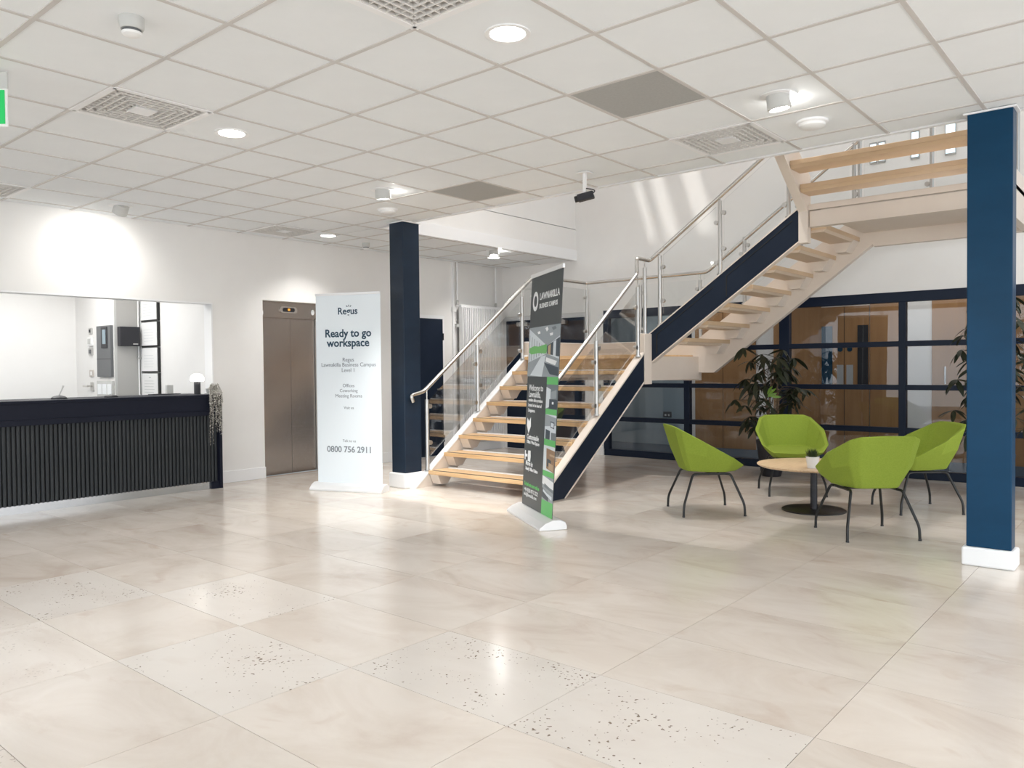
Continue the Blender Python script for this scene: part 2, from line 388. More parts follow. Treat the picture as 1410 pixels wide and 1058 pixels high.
# ---- glazed screen
fr = struct('window_1', MB().box(XW, XW+.09, -4.2, 6.375, 1.985, 2.10).box(XW, XW+.09, -4.2, 6.375, 0, .095), navyframe_m, bevel=.004)
OFF[fr.name] = Vector((0,0,0))
mull = [(6.29,6.375),(5.006,5.085),(3.65,3.775),(2.33,2.405),(1.0,1.075),(-.33,-.255),(-1.66,-1.585),(-2.99,-2.915),(-4.2,-4.12)]
for a, b in mull: build('mullion', MB().box(XW-.005, XW+.085, a, b, .095, 1.985), navyframe_m, fr, bevel=.004)
rails = [(.503,.565),(.993,1.051),(1.484,1.545)]
zb = [.095]+[q for r_ in rails for q in r_]+[1.985]
for k in range(len(mull)-1):
    ya, yb = mull[k+1][1], mull[k][0]
    for (a, b) in rails: build('rail', MB().box(XW, XW+.08, ya, yb, a, b), navyframe_m, fr, bevel=.003)
    for q in range(0, 8, 2): build('pane', MB().box(XW+.035, XW+.041, ya, yb, zb[q], zb[q+1]), pane_m, fr)
# ---- corridor beyond the screen
struct('floor_corridor', MB().box(XW+.13, 14.5, -4.2, 8.4, -.12, 0), carpet_m)
struct('ceiling_corridor', MB().box(XW+.13, 14.5, -4.2, 8.4, 2.6, 2.7), wall_m)
XC = 11.5
for yy_ in (5.6, 2.4, -.8): lamp('AREA', 'corridor_fill', (10.7, yy_, 2.58), 14, (1,.95,.88), aim=(10.7,yy_,0), shape='RECTANGLE', size=1.0, size_y=1.6)  # unseen fill lamps added to brighten the corridor
cwall = struct('wall_corridor', MB().box(XC+.03, XC+.15, -4.2, 8.4, 0, 2.6), wall_m); OFF[cwall.name] = Vector((0,0,0))
struct('trim_4', MB().box(XC, XC+.03, 5.98, 8.4, 0, 2.6), mat('blue_grey_wall', (.34,.42,.47), .6))
for a, b in ((4.88,5.40),(5.41,5.88),(3.905,4.60),(2.79,3.24),(1.9,2.47),(1.2,1.89),(.3,1.19),(-.7,.29),(-1.7,-.71)):
    build('wood_panel', MB().box(XC, XC+.028, a, b, 0, 2.6), ply_m, cwall, bevel=.003)
dr = struct('door_1', MB().box(XC-.02, XC+.02, 3.25, 3.90, 0, 2.1), ply_m); OFF[dr.name] = Vector((0,0,0))
build('leaf_joint', MB().box(XC-.022, XC-.019, 3.572, 3.578, 0, 2.1), black_m, dr)
build('vision_panel', MB().box(XC-.028, XC-.018, 3.735, 3.885, .98, 1.83), door_gr_m, dr)
build('vision_panel', MB().box(XC-.028, XC-.018, 3.255, 3.395, .98, 1.83), blackp_m, dr)
for y in (3.50, 3.63):
    build('kick_plate', MB().box(XC-.024, XC-.018, y-.045, y+.045, 1.0, 1.28), steel2_m, dr)
    s_ = build('door_sign', MB().lathe([(.0001,0),(.035,0),(.035,.006),(.0001,.006)], (0,0,0), 16), door_gr_m, dr, local=True)
    s_.rotation_euler = (0, -PI/2, 0); s_.location = (XC-.022, y, 1.50)
build('handle', MB().tube([(XC-.06,2.30,1.02),(XC-.06,2.30,1.25)], .012), steel_m, cwall)
dsk = thing('door_socket', 'double power socket on the blue-grey corridor wall behind the glass', 'socket', (XC, 6.39, .45))
build('face_plate', MB().box(XC-.012, XC, 6.30, 6.45, .45, .54), greyp_m, dsk, bevel=.003)
for y in (6.33, 6.39): build('outlet', MB().box(XC-.016, XC-.011, y, y+.03, .47, .50), white_m, dsk)
struct('wall_corridor_end', MB().box(XW+.13, 14.5, 8.3, 8.4, 0, 2.6), wall_m)
# ---- surroundings behind the camera: glazed entrance sides with posts, hedge outside
ent = struct('window_7', MB().box(-4.2, XW, -4.2, -4.12, 2.75, H+.02).box(-4.2, -4.12, -4.2, YW, 2.75, H+.02), navyframe_m); OFF[ent.name] = Vector((0,0,0))
for x in (-4.16, -2.1, 0, 2.1, 4.2, 6.3, 8.4): build('mullion', MB().box(x-.04, x+.04, -4.2, -4.12, 0, 2.75), navyframe_m, ent)
for y in (-2, 0, 2.1, 4.2, 6.3): build('mullion', MB().box(-4.2, -4.12, y-.04, y+.04, 0, 2.75), navyframe_m, ent)
struct('ground_outside', MB().box(-30, 40, -30, 40, -.3, -.13), mat('paving', (.35,.35,.33), .9))

# ================================================================== RECEPTION OFFICE
XO = 4.62; YP = 10.03; XO2 = 4.29; YB = 11.20
struct('floor_office', MB().box(-1, XO+.1, YW+.15, YB+.1, -.1, 0), carpet_m)
struct('ceiling_office', MB().box(-1, XO+.1, YW+.15, YB+.1, 2.7, 2.8), wall_m)
struct('wall_office_back', MB().box(-1, XO+.1, YB, YB+.1, 0, 2.7), wall_m)
struct('wall_office_side', MB().box(XO, XO+.1, YW+.15, YP, 0, 2.7).box(XO2, XO+.1, YP, YB, 0, 2.7), wall_m)
struct('wall_office_end', MB().box(-1.1, -1, YW+.15, YB, 0, 2.7), wall_m)
struct('trim_5', MB().box(XO2-.006, XO2+.02, YP-.012, YP+.012, 0, 2.7), lgrey_m)
struct('trim_6', MB().box(XO2+.02, XO, YP-.014, YP-.001, 0, 2.7), mat('grey_pier', (.46,.45,.43), .6))
lamp('AREA', 'office_fill', (2.8, 9.7, 2.66), 66, (1,.99,.97), aim=(2.8,9.7,0), shape='RECTANGLE', size=2.6, size_y=1.4)  # unseen ceiling lamp added to brighten the office
# conduits
cn = thing('cable_conduit', 'two vertical white cable conduits beside the framed notices in the office', 'conduit', (XO-.03, 10.0, 1.0))
for k, x in enumerate((XO-.05, XO-.018)): build('pipe', MB().tube([(x, YP-.03, .6),(x, YP-.03, 2.69)], .011), white_m, cn)
build('bracket', MB().box(XO-.07, XO-.004, YP-.055, YP-.015, 1.44, 1.46), lgrey_m, cn)
# alarm panel on XO2 wall (faces -X)
def wallbox_x(name, label, cat, y0, y1, z0, z1, d, m, X=XO2, group=None):
    y0 *= 1.0142; y1 *= 1.0142
    t = thing(name, label, cat, (X, (y0+y1)/2, z0), group); return t, build('case', MB().box(X-d, X, y0, y1, z0, z1), m, t, bevel=.004)
t, c = wallbox_x('alarm_panel', 'tall dark grey alarm panel with small screen on the office wall', 'control panel', 9.93, 10.33, 1.22, 1.86, .035, greyp_m)
build('screen_surround', MB().box(XO2-.043, XO2-.033, 10.155, 10.325, 1.58, 1.84), blackp_m, t)
build('screen', MB().box(XO2-.046, XO2-.041, 10.19, 10.28, 1.63, 1.81), mat('lcd', (.25,.33,.38), .2), t)
build('seam', MB().box(XO2-.0365, XO2-.034, 10.072, 10.476, 1.44, 1.447), blackp_m, t)
t, c = wallbox_x('call_point', 'small metal call plate, top one left of the tall grey alarm panel', 'wall switch', 10.52, 10.60, 1.77, 1.85, .02, steel2_m)
build('button', MB().box(XO2-.026, XO2-.018, 10.695, 10.73, 1.79, 1.83), blackp_m, t)
t, c = wallbox_x('wall_thermostat', 'white control box with grille, second down left of the alarm panel', 'wall control', 10.50, 10.62, 1.62, 1.73, .03, white_m)
build('grille', MB().box(XO2-.035, XO2-.029, 10.67, 10.75, 1.64, 1.71), lgrey_m, t)
t, c = wallbox_x('key_switch', 'square metal key switch, third down left of the alarm panel', 'wall switch', 10.51, 10.62, 1.50, 1.59, .02, steel2_m)
build('key_barrel', MB().box(XO2-.03, XO2-.018, 10.69, 10.735, 1.52, 1.57), greyp_m, t)
t, c = wallbox_x('light_switch', 'plain beige switch plate above the office door handle', 'wall switch', 10.50, 10.62, 1.22, 1.31, .012, mat('beige_plate', (.55,.50,.46), .5))
build('rocker', MB().box(XO2-.016, XO2-.011, 10.69, 10.73, 1.24, 1.29), white_m, t)
dh = thing('door_handle_set', 'steel lever door handle on square plate at far left of the office', 'door handle', (XO2, 10.71, 1.1))
build('back_plate', MB().box(XO2-.01, XO2, 10.66, 10.75, 1.04, 1.15), steel2_m, dh)
build('lever', MB().tube([(XO2-.01,10.71,1.10),(XO2-.06,10.71,1.10),(XO2-.06,10.84,1.10)], .011), steel_m, dh)
ph = thing('leaflet_rack', 'grey wall rack of small paper slips below the alarm panel', 'leaflet rack', (XO2, 10.39, .98))
build('backing', MB().box(XO2-.03, XO2, 10.06, 10.50, .80, 1.17), lgrey_m, ph)
for a in range(3):
    for b in range(2):
        build('leaflet', MB().box(XO2-.036, XO2-.03, 10.08+a*.14, 10.19+a*.14, .84+b*.16, .97+b*.16), wink_m, ph)
# black box on pier (faces -Y)
bb = thing('wall_speaker', 'square black wall box on the grey pier of the office', 'wall box', (4.44, YP, 1.6))
build('case', MB().box(4.315, 4.555, YP-.10, YP-.014, 1.60, 1.84), blackp_m, bb, bevel=.006)
build('badge', MB().box(4.47, 4.53, YP-.103, YP-.099, 1.62, 1.632), lgrey_m, bb)
# framed notices, a column of four on XO wall
NOT = ['topmost, cut by the window head', 'second from the top', 'third from the top', 'lowest, marked dark at its top']
for k in range(4):
    z1 = 2.215-k*.318; z0 = z1-.31
    t = thing('framed_notice', 'black-framed sheet on the office wall, '+NOT[k], 'framed notice', (XO, 9.75, z0), 'framed notices in a column in the office')
    build('frame', MB().box(XO-.028, XO, 9.53, 9.975, z0, z1), black_m, t)
    build('sheet', MB().box(XO-.032, XO-.027, 9.555, 9.965, z0+.018, z1-.004), mat('paper%d' % k, (.78,.78,.77), .6), t)
    pr = MB()
    for q in range(5): pr.box(XO-.0335, XO-.0315, 9.66-.02*(q % 2), 9.90, z0+.07+q*.035, z0+.075+q*.035)
    if k == 3: pr.box(XO-.0335, XO-.0315, 9.73, 9.78, z1-.06, z1-.045)
    build('print', pr, mat('faint_ink%d' % k, (.60,.62,.63) if k < 3 else (.5,.52,.5), .6), t)

# ================================================================== RECEPTION DESK
DXE = 4.518
desk = thing('reception_desk', 'long navy reception desk with ribbed charcoal front under the office window', 'reception desk', (3.0, 8.15, 0))
build('countertop', MB().box(1.15, DXE-.012, 8.0, 8.62, 1.0, 1.027), desk_m, desk, bevel=.003)
build('counter_fascia', MB().box(1.15, DXE-.012, 8.012, 8.035, .852, 1.0), desk_m, desk)
build('shadow_rail', MB().box(1.15, DXE-.012, 7.995, 8.05, .800, .852), desk_m, desk, bevel=.003)
build('carcass', MB().box(1.15, DXE-.02, 8.055, 8.29, .08, .995), black_m, desk)
build('end_panel', MB().box(DXE-.012, DXE+.022, 7.985, 8.295, 0, 1.030), desk_m, desk, bevel=.003)
build('corner_post', MB().box(DXE-.10, DXE-.012, 8.0, 8.05, 0, .078), desk_m, desk)
build('plinth', MB().box(1.15, DXE-.10, 8.03, 8.28, 0, .078), plinth_m, desk)
sl = None; x = DXE-.012-.018
while x > 1.18:
    if sl is None: sl = build('slat', MB().prism([(-.0135,0),(.0135,0),(.0135,-.020),(.009,-.024),(-.009,-.024),(-.0135,-.020)], 'z', .072, .80), slat_m, desk, local=True); o = sl
    else: o = inst(sl, desk)
    o.location = (x-3.0, 8.054-8.15, 0)
    x -= .0392
# mushroom lamp
ml = thing('table_lamp', 'small black table lamp with a glowing white dome on the desk end', 'table lamp', (4.375, 8.2, 1.027))
build('stem', MB().lathe([(.036,0),(.036,.008),(.034,.012),(.034,.15),(.03,.155)], (4.375,8.2,1.027), 24), blackp_m, ml, smooth=True)
build('shade', MB().lathe([(.03,.14),(.066,.145),(.073,.163),(.069,.19),(.05,.216),(.02,.226),(.001,.227)], (4.375,8.2,1.027), 28), mat('dome_glow', (1,1,1), .4, emit=(1,.96,.9), es=4.5), ml, smooth=True)
# desk bits
def microphone(x, label):
    t = thing('desk_microphone', label, 'microphone', (x, 8.22, 1.027))
    build('base', MB().lathe([(.07,0),(.07,.012),(.05,.026),(.02,.034),(.001,.035)], (x,8.22,1.027), 24), blackp_m, t, smooth=True)
    return t
t = microphone(2.985, 'black desk microphone with slim tilted stem on the counter')
build('stem', MB().tube([(2.985,8.22,1.06),(3.0,8.21,1.10),(3.02,8.20,1.155)], [.006,.005,.008], 8), steel2_m, t)
t = thing('desk_bell', 'low round black intercom puck on the counter below the alarm panel', 'intercom', (3.47, 8.22, 1.027))
build('base', MB().lathe([(.065,0),(.065,.012),(.045,.022),(.001,.026)], (3.47,8.22,1.027), 24), blackp_m, t, smooth=True)
build('button', MB().lathe([(.015,.02),(.015,.034),(.001,.036)], (3.47,8.22,1.027), 12), steel2_m, t, smooth=True)
t = thing('monitor_stand', 'grey block on a black tray behind the counter under the notices', 'desk stand', (4.35, 8.56, 1.027))
build('tray', MB().box(4.02, 4.34, 8.50, 8.60, 1.027, 1.035), blackp_m, t)
build('neck', MB().box(4.20, 4.27, 8.53, 8.57, 1.035, 1.13), lgrey_m, t)
# trailing plant at desk end
tp = thing('trailing_plant', 'pale grey trailing plant spilling over the desk end', 'plant', (4.46, 8.06, 1.03))
build('pot', MB().lathe([(.035,0.001),(.05,.06),(.046,.06),(.04,.05),(.001,.05)], (4.46,8.08,1.03), 20), lgrey_m, tp, smooth=True)
st = MB(); lf = MB(); rnd = random.Random(3)
for k in range(34):
    a = rnd.uniform(-.8, .8)-PI/2; L = rnd.choice([.14,.24,.34,.42,.52]) * rnd.uniform(.8,1.1)
    x0, y0 = 4.455-.0+rnd.uniform(-.03,.03), 8.06
    ox = rnd.uniform(-.07,.06); pts = [(x0, y0, 1.08), (x0+ox*.6, 7.99, 1.12+rnd.uniform(-.01,.03)), (x0+ox, 7.965+rnd.uniform(-.015,.01), 1.05), (x0+ox*1.05, 7.962+rnd.uniform(-.015,.01), 1.05-L*.6), (x0+ox*1.1+rnd.uniform(-.01,.01), 7.965, 1.05-L)]
    st.tube(pts, .0015, 4)
    n = int(16+L*110)
    for q in range(n):
        t_ = q/n*(len(pts)-1); i = int(t_); fr_ = t_-i; P = Vector(pts[i]).lerp(Vector(pts[i+1]), fr_)
        d = Vector((rnd.uniform(-1,1), rnd.uniform(-1,1), rnd.uniform(-1,.3))).normalized(); s_ = d.cross(Vector((0,0,1))).normalized()
        w = rnd.uniform(.007,.011)
        lf.add([P, P+d*w+s_*w*.6, P+d*w*2.0, P+d*w-s_*w*.6], [(0,1,2,3)])
build('stems', st, pstem_m, tp); build('foliage', lf, pale_m, tp, kind='stuff')

# ================================================================== LIFT
lift = struct('door_2', MB().box(LX0, LX1, YW+.10, YW+.30, 1.925, LZ), lift_m); OFF[lift.name] = Vector((0,0,0))
YL = YW+.13
build('door_leaf', MB().box(LX0+.0, 5.735, YL+.012, YL+.04, 0, 1.925), lift_m, lift)
build('leaf_gap', MB().box(5.735, 5.743, YL+.020, YL+.03, 0, 1.925), black_m, lift)
build('door_leaf', MB().box(5.743, 6.10, YL+.025, YL+.05, 0, 1.925), lift_m, lift)
build('door_jamb', MB().box(6.105, LX1, YL, YL+.07, 0, 1.925), steel2_m, lift)
build('shaft', MB().box(LX0, LX1, YL+.055, YL+.10, 0, 1.925), black_m, lift)
def pill(cx, cz, a, r, n=12):
    return [(cx+a+r*math.cos(t), cz+r*math.sin(t)) for t in [(-PI/2+PI*k/n) for k in range(n+1)]]+[(cx-a+r*math.cos(t), cz+r*math.sin(t)) for t in [(PI/2+PI*k/n) for k in range(n+1)]]
build('indicator_plate', MB().prism(pill(5.68, 2.025, .085, .04), 'y', YW+.085, YW+.10), steel_m, lift)
build('indicator_lens', MB().prism(pill(5.68, 2.025, .06, .025), 'y', YW+.08, YW+.086), blackp_m, lift)
build('indicator_light', MB().box(5.665, 5.695, YW+.077, YW+.081, 2.015, 2.04), brickred_m, lift)
build('sticker', MB().box(5.285, 5.33, YW+.096, YW+.10, 1.955, 2.0), wink_m, lift)
build('sticker', MB().prism([(6.04+.025*math.cos(PI*2*k/16), 2.01+.035*math.sin(PI*2*k/16)) for k in range(16)], 'y', YW+.094, YW+.10), wink_m, lift)
# ================================================================== NAVY DOORS
def door(name, y_or_x, a, b, top, axis, closer=None, handle_side=1):
    m = MB()
    if axis == 'y':   # on left wall, face -Y
        m.box(a-.05, b+.05, YW-.015, YW, 0, top+.05); d = struct(name, m, trim_m); OFF[d.name] = Vector((0,0,0))
        build('door_leaf', MB().box(a, b, YW-.028, YW-.014, .01, top), navy_m, d)
        build('handle', MB().tube([(b-.07,YW-.03,.98),(b-.07,YW-.075,.98),(b-.18,YW-.075,.98)], .010), steel_m, d)
        for z in (.25, 1.75): build('hinge', MB().box(b-.005, b+.018, YW-.033, YW-.026, z-.05, z+.05), blackp_m, d)
    else:
        m.box(XW-.015, XW, a-.05, b+.05, 0, top+.05); d = struct(name, m, trim_m); OFF[d.name] = Vector((0,0,0))
        mid = (a+b)/2
        build('door_leaf', MB().box(XW-.028, XW-.014, a, mid-.003, .01, top), navy_m, d)
        build('door_leaf', MB().box(XW-.028, XW-.014, mid+.003, b, .01, top), navy_m, d)
        for y0 in (a+.30, b-.48):
            build('closer', MB().box(XW-.085, XW-.028, y0, y0+.22, top-.09, top-.03), steel2_m, d)
            build('closer_arm', MB().tube([(XW-.06,y0+.05,top-.03),(XW-.13,y0+.11,top+.02),(XW-.03,y0+.2,top+.03)], .008, 6), steel2_m, d)
        for s in (-1, 1): build('handle', MB().tube([(XW-.03,mid+s*.06,.9),(XW-.08,mid+s*.06,.9),(XW-.08,mid+s*.06,1.2),(XW-.03,mid+s*.06,1.2)], .010), steel_m, d)
    return d
door('door_3', YW, 7.40, 8.235, 2.01, 'y')
door('door_4', XW, 6.69, 8.20, 2.025, 'x')

# ================================================================== RADIATOR
rad = thing('radiator', 'tall white column radiator with vertical fins in the far corner', 'radiator', (8.98, YW-.05, .2))
fin = MB(); k = 0; x = 8.56
while x < 9.42:
    fin.box(x-.0105, x+.0105, YW-.135, YW-.06, .24, 2.20); x += .040
build('fins', fin, trim_m, rad, kind='stuff')
build('gap_shade', MB().box(8.55, 9.42, YW-.058, YW-.05, .24, 2.20), mat('radiator_gap_shade', (.42,.41,.40), .6), rad)  # added grey sheet, its colour stands for shade between the fins
for z in (.22, 2.215): build('manifold', MB().box(8.54, 9.43, YW-.125, YW-.07, z-.022, z+.022), trim_m, rad, bevel=.006)
for x in (8.52, 9.40): build('wall_bracket', MB().box(x-.02, x+.02, YW-.07, YW-.002, 1.9, 1.95), lgrey_m, rad)
for x, l in ((8.53,'at the left end'), (9.40,'at the right end')):
    pp = thing('heating_pipe', 'white heating pipe dropping from the ceiling to the radiator '+l, 'pipe', (x, YW-.05, 2.2), 'pipes above the radiator')
    build('pipe', MB().tube([(x,YW-.05,2.24),(x,YW-.05,H)], .013), trim_m, pp)
    build('valve', MB().lathe([(.02,0),(.02,.06),(.012,.075),(.001,.075)], (x,YW-.05,2.235), 12), steel2_m, pp, smooth=True)
cp = thing('cable_duct', 'slim white cable duct running down left of the radiator', 'cable duct', (8.47, YW-.02, 0))
build('duct', MB().box(8.455, 8.49, YW-.03, YW, .13, H), trim_m, cp)
build('junction_box', MB().box(8.44, 8.51, YW-.045, YW, 2.13, 2.20), white_m, cp)

# ================================================================== COLUMNS
def column(x0, x1, y0, y1, label, zb=.118, cm=None):
    t = thing('steel_column', label, 'column', ((x0+x1)/2, (y0+y1)/2, 0))
    build('shaft', MB().box(x0, x1, y0, y1, zb, H), cm or col_m, t, bevel=.006)
    build('plinth', MB().box(x0-.03, x1+.03, y0-.022, y1+.022, 0, zb), trim_m, t, bevel=.012)
    build('head_trim', MB().box(x0-.012, x1+.012, y0-.02, y1+.02, H-.012, H-.001), trim_m, t)
    return t
column(5.715, 5.855, .778, 1.027, 'navy square column, coloured bright blue as if lit, on white plinth at right, in front of the plants')
column(5.715, 5.955, 6.33, 6.545, 'dark navy square column on white plinth beside the foot of the stairs', .16, coln_m)

# ================================================================== STAIRCASE
ST = thing('staircase', 'open beige and navy steel staircase with oak treads and glass balustrade', 'staircase', (7.2, 4.5, 0))
YR0, YR1, YL0, YL1 = 4.563, 4.645, 6.238, 6.313
SLP = .739
def line1(x): return SLP*(x-5.757)
def beam_x(poly, y0, y1, outer, name='stringer'):
    """sloped beam in an XZ plane; outer: y side that carries the navy web (or None)"""
    return build(name, MB().prism(poly, 'y', y0, y1), beige_m, ST)
# flight 1 stringers
prof = [(5.757,0),(6.20,0),(7.71,1.105),(7.71,line1(7.71))]
for (a, b, navy) in ((YR0, YR1, True), (YL0, YL1, False)):
    body = build('stringer', MB().prism([(5.78,0),(6.19,0),(7.71,1.115),(7.71,line1(7.71)-.012)], 'y', a+(.012 if navy else .003), b-.003), beige_m, ST)
    nx = Vector((-SLP,1)).normalized()
    def strip(f, t=.012, flip=1):
        (xa,za),(xb,zb_) = f; d = Vector((xb-xa, zb_-za)).normalized(); n = Vector((-d.y, d.x))*t*flip
        return [(xa,za),(xb,zb_),(xb+n.x,zb_+n.y),(xa+n.x,za+n.y)]
    build('flange', MB().prism(strip(((5.757,0),(7.71,line1(7.71))), .014, -1), 'y', a-.004, b+.006), trim_m if not navy else beige_m, ST)
    build('flange', MB().prism(strip(((6.20,0),(7.72,1.112)), .014, 1), 'y', a-.004, b), beige_m, ST)
    if navy: build('stringer_web', MB().prism([(5.80,0.004),(6.185,0.004),(7.708,1.118),(7.708,line1(7.71)-.018)], 'y', a+.002, a+.013), navy_m, ST)
# treads flight 1
tan_m = noise_color(mat('tan_steel', (.62,.45,.29), .45), (.60,.43,.27), (.66,.49,.33), 1.5)
pan_m = mat('pan_steel', (.66,.53,.41), .5)
def tread_x(xn, z, y0, y1, sgn=1, wood=True, d=.275, m=wood_m):
    """tread nosing at xn, running towards +sgn x"""
    a, b = sorted((xn, xn+sgn*d))
    t = build('tread', MB().box(a, b, y0, y1, z-.042, z), m, ST, bevel=.004)
    return t
for k in range(7):
    xn = 5.96+.2385*k; z = .175+.178*k
    tread_x(xn, z, YR1+.004, YL0-.004)
    build('nosing_strip', MB().box(xn+.012, xn+.045, YR1+.05, YL0-.05, z, z+.003), mat('dark_nosing', (.10,.07,.05), .7) if 'dark_nosing' not in MATS else MATS['dark_nosing'], ST)
    build('tread_edge', MB().box(xn+.262, xn+.28, YR1+.05, YL0-.05, z-.038, z+.012), trim_m, ST)
    for (ya, yb) in ((YL0-.13, YL0-.003), (YR1+.003, YR1+.13)):
        build('tread_bracket', MB().prism([(xn+.02, z-.043),(xn+.265, z-.043),(xn+.17, z-.15),(xn+.075, z-.15)], 'y', ya, yb), beige_m, ST)
# landing 1
Z1 = 1.421; XF = 7.634; XB = 9.10
build('landing_floor', MB().box(XF+.02, XB-.07, YR1, YL0, Z1-.04, Z1), wood_m, ST)
build('landing_nosing', MB().box(XF, XF+.28, YR1+.004, YL0-.004, Z1-.042, Z1+.001), wood_m, ST, bevel=.004)
build('landing_riser', MB().box(XF+.05, XF+.075, YR1+.004, YL0-.004, Z1-.19, Z1-.043), noise_color(mat('pale_ply', (.50,.34,.18), .5), (.46,.31,.16), (.54,.37,.20), 3, stretch=(8,.7,8)), ST)
for n_, (a, b, c, d, e, f) in {'rear_beam': (XB-.075, XB, YR0, YL1, 1.105, 1.60), 'side_beam': (7.71, XB-.075, YL0, YL1, 1.105, 1.60), 'right_beam': (7.88, XB-.075, YR0, YR1, 1.125, 1.40), 'cross_beam': (XF+.10, XF+.16, YR1, YL0, 1.16, Z1-.042)}.items():
    build('landing_beam', MB().box(a,b,c,d,e,f), beige_m, ST)
build('landing_upstand', MB().box(XB-.085, XB+.004, YR0, YL1, 1.60, 1.612).box(7.71, XB-.085, YL0-.004, YL1+.006, 1.60, 1.612), trim_m, ST)
build('newel', MB().box(7.712, 7.868, YR0-.006, YR1+.004, 1.085, 1.655), beige_m, ST, bevel=.004)
# flight 2 (towards -Y)
NX0, NX1 = 7.868, 7.945
def topN(y): return 1.655+.70*(4.60-y)
def botN(y): return 1.285+.704*(4.62-y)
build('stringer', MB().prism([(4.60,botN(4.60)+.008),(4.60,topN(4.60)-.008),(2.87,topN(2.87)-.008),(2.87,botN(2.87)+.008)], 'x', NX0+.012, NX1), beige_m, ST)
build('stringer_web', MB().prism([(4.592,botN(4.592)+.012),(4.592,topN(4.592)-.012),(2.872,topN(2.872)-.012),(2.872,botN(2.872)+.012)], 'x', NX0+.001, NX0+.013), navy_m, ST)
for (z0f, dz) in ((topN, 1), (botN, -1)):
    build('flange', MB().prism([(4.60,z0f(4.60)),(2.87,z0f(2.87)),(2.87,z0f(2.87)-.014*dz),(4.60,z0f(4.60)-.014*dz)], 'x', NX0-.006, NX1+.004), beige_m, ST)
build('flange', MB().box(NX0-.006, NX1, 4.592, 4.604, botN(4.6), topN(4.6)), beige_m, ST)
# recessed trim lines on the navy web
for (ya, yb, o0, o1) in ((4.50, 3.80, .075, 0), (3.66, 2.95, .075, 0)):
    build('web_trim', MB().prism([(ya, topN(ya)-o0),(yb, topN(yb)-o0),(yb, topN(yb)-o0-.01),(ya, topN(ya)-o0-.01)], 'x', NX0-.003, NX0+.002), black_m, ST)
    build('web_trim', MB().prism([(ya, topN(ya)-o0),(ya-.012, topN(ya)-o0),(ya-.012, botN(ya)+.07),(ya, botN(ya)+.06)], 'x', NX0-.003, NX0+.002), black_m, ST)
FX0, FX1 = 9.02, 9.10
def botF(y): return 1.737-.744*(y-3.642)
build('stringer', MB().prism([(4.60,botF(4.36)-.0),(4.36,botF(4.36)),(2.51,botF(2.51)),(2.51,topN(2.51)-.1),(4.60,topN(4.60)-.05)], 'x', FX0, FX1), beige_m, ST)
for k in range(7):
    yn = 4.43-.25*k; z = Z1+.178*(k+1)
    build('tread', MB().box(NX1, FX0, yn-.285, yn, z-.045, z), tan_m, ST, bevel=.004)
    # folded steel pan under the tread
    build('tread_pan', MB().prism([(yn-.004,z-.046),(yn-.283,z-.046),(yn-.262,z-.070),(yn-.03,z-.070)], 'x', NX1, FX0), pan_m, ST)
    for xa, xb in ((FX0-.20, FX0),):
        build('tread_bracket', MB().prism([(yn-.02,z-.05),(yn-.28,z-.05),(yn-.20,z-.17),(yn-.10,z-.17)], 'x', xa, xb), beige_m, ST)
# landing 2
Z2 = Z1+8*.178; LY0, LY1 = 1.08, 2.865
build('landing_floor', MB().box(NX0+.02, FX0, LY0, 2.68, Z2-.04, Z2), beige_m, ST)
build('landing_soffit', MB().box(NX1, FX0, LY0+.08, 2.60, Z2-.14, Z2-.12), beige_m, ST)
build('landing_nosing', MB().box(NX0-.015, NX0+.10, LY0+.07, 2.79, Z2-.035, Z2+.022), beige_m, ST, bevel=.006)
build('landing_beam', MB().box(NX0, NX0+.075, LY0+.07, 2.78, 2.652, Z2-.045), beige_m, ST)
build('flange', MB().box(NX0-.012, NX0+.08, LY0+.07, 2.78, 2.645, 2.655), beige_m, ST)
build('landing_beam', MB().box(FX0, FX1, LY0, 2.51, 2.555, 2.98), beige_m, ST)
build('landing_beam', MB().box(NX0+.09, FX1, LY0-.0, LY0+.07, 2.555, 2.98), beige_m, ST)
# flight 3 (towards -X)
S3 = .712
def z3b(x): return 2.80+S3*(7.83-x)
for (a, b) in ((2.785, 2.868), (LY0, LY0+.08)):
    pts = [(7.83,2.493),(7.83,2.80),(7.0,z3b(7.0)),(6.72,z3b(7.0)),(6.72,z3b(7.0)+.12),(7.0,z3b(7.0)+.31),(7.93,z3b(7.93)+.42),(7.93,2.493)]
    build('stringer', MB().prism(pts, 'y', a+.004, b-.004), beige_m, ST)
    nx_, nz_ = -.012*S3/math.hypot(1,S3), -.012/math.hypot(1,S3)
    build('flange', MB().prism([(7.818,2.49),(7.832,2.49),(7.832,2.80),(7.0,z3b(7.0)),(6.995,z3b(7.0)-.014),(7.818,2.795)], 'y', a-.003, b+.003), beige_m, ST)
for k in range(2):
    xn = 7.62-.25*k; z = Z2+.178*(k+1)
    build('tread', MB().box(xn, xn+.285, LY0+.08, 2.785, z-.045, z), tan_m, ST, bevel=.004)
    build('tread_pan', MB().prism([(xn+.006,z-.046),(xn+.283,z-.046),(xn+.262,z-.072),(xn+.03,z-.072)], 'y', LY0+.08, 2.785), tan_m, ST)
struct('floor_upper', MB().box(XE-2.0, 7.12, LY0-.2, 3.0, ZU-.16, ZU).box(XE-2.0, XE, -4.2, Y1, ZU-.05, ZU), beige_m)
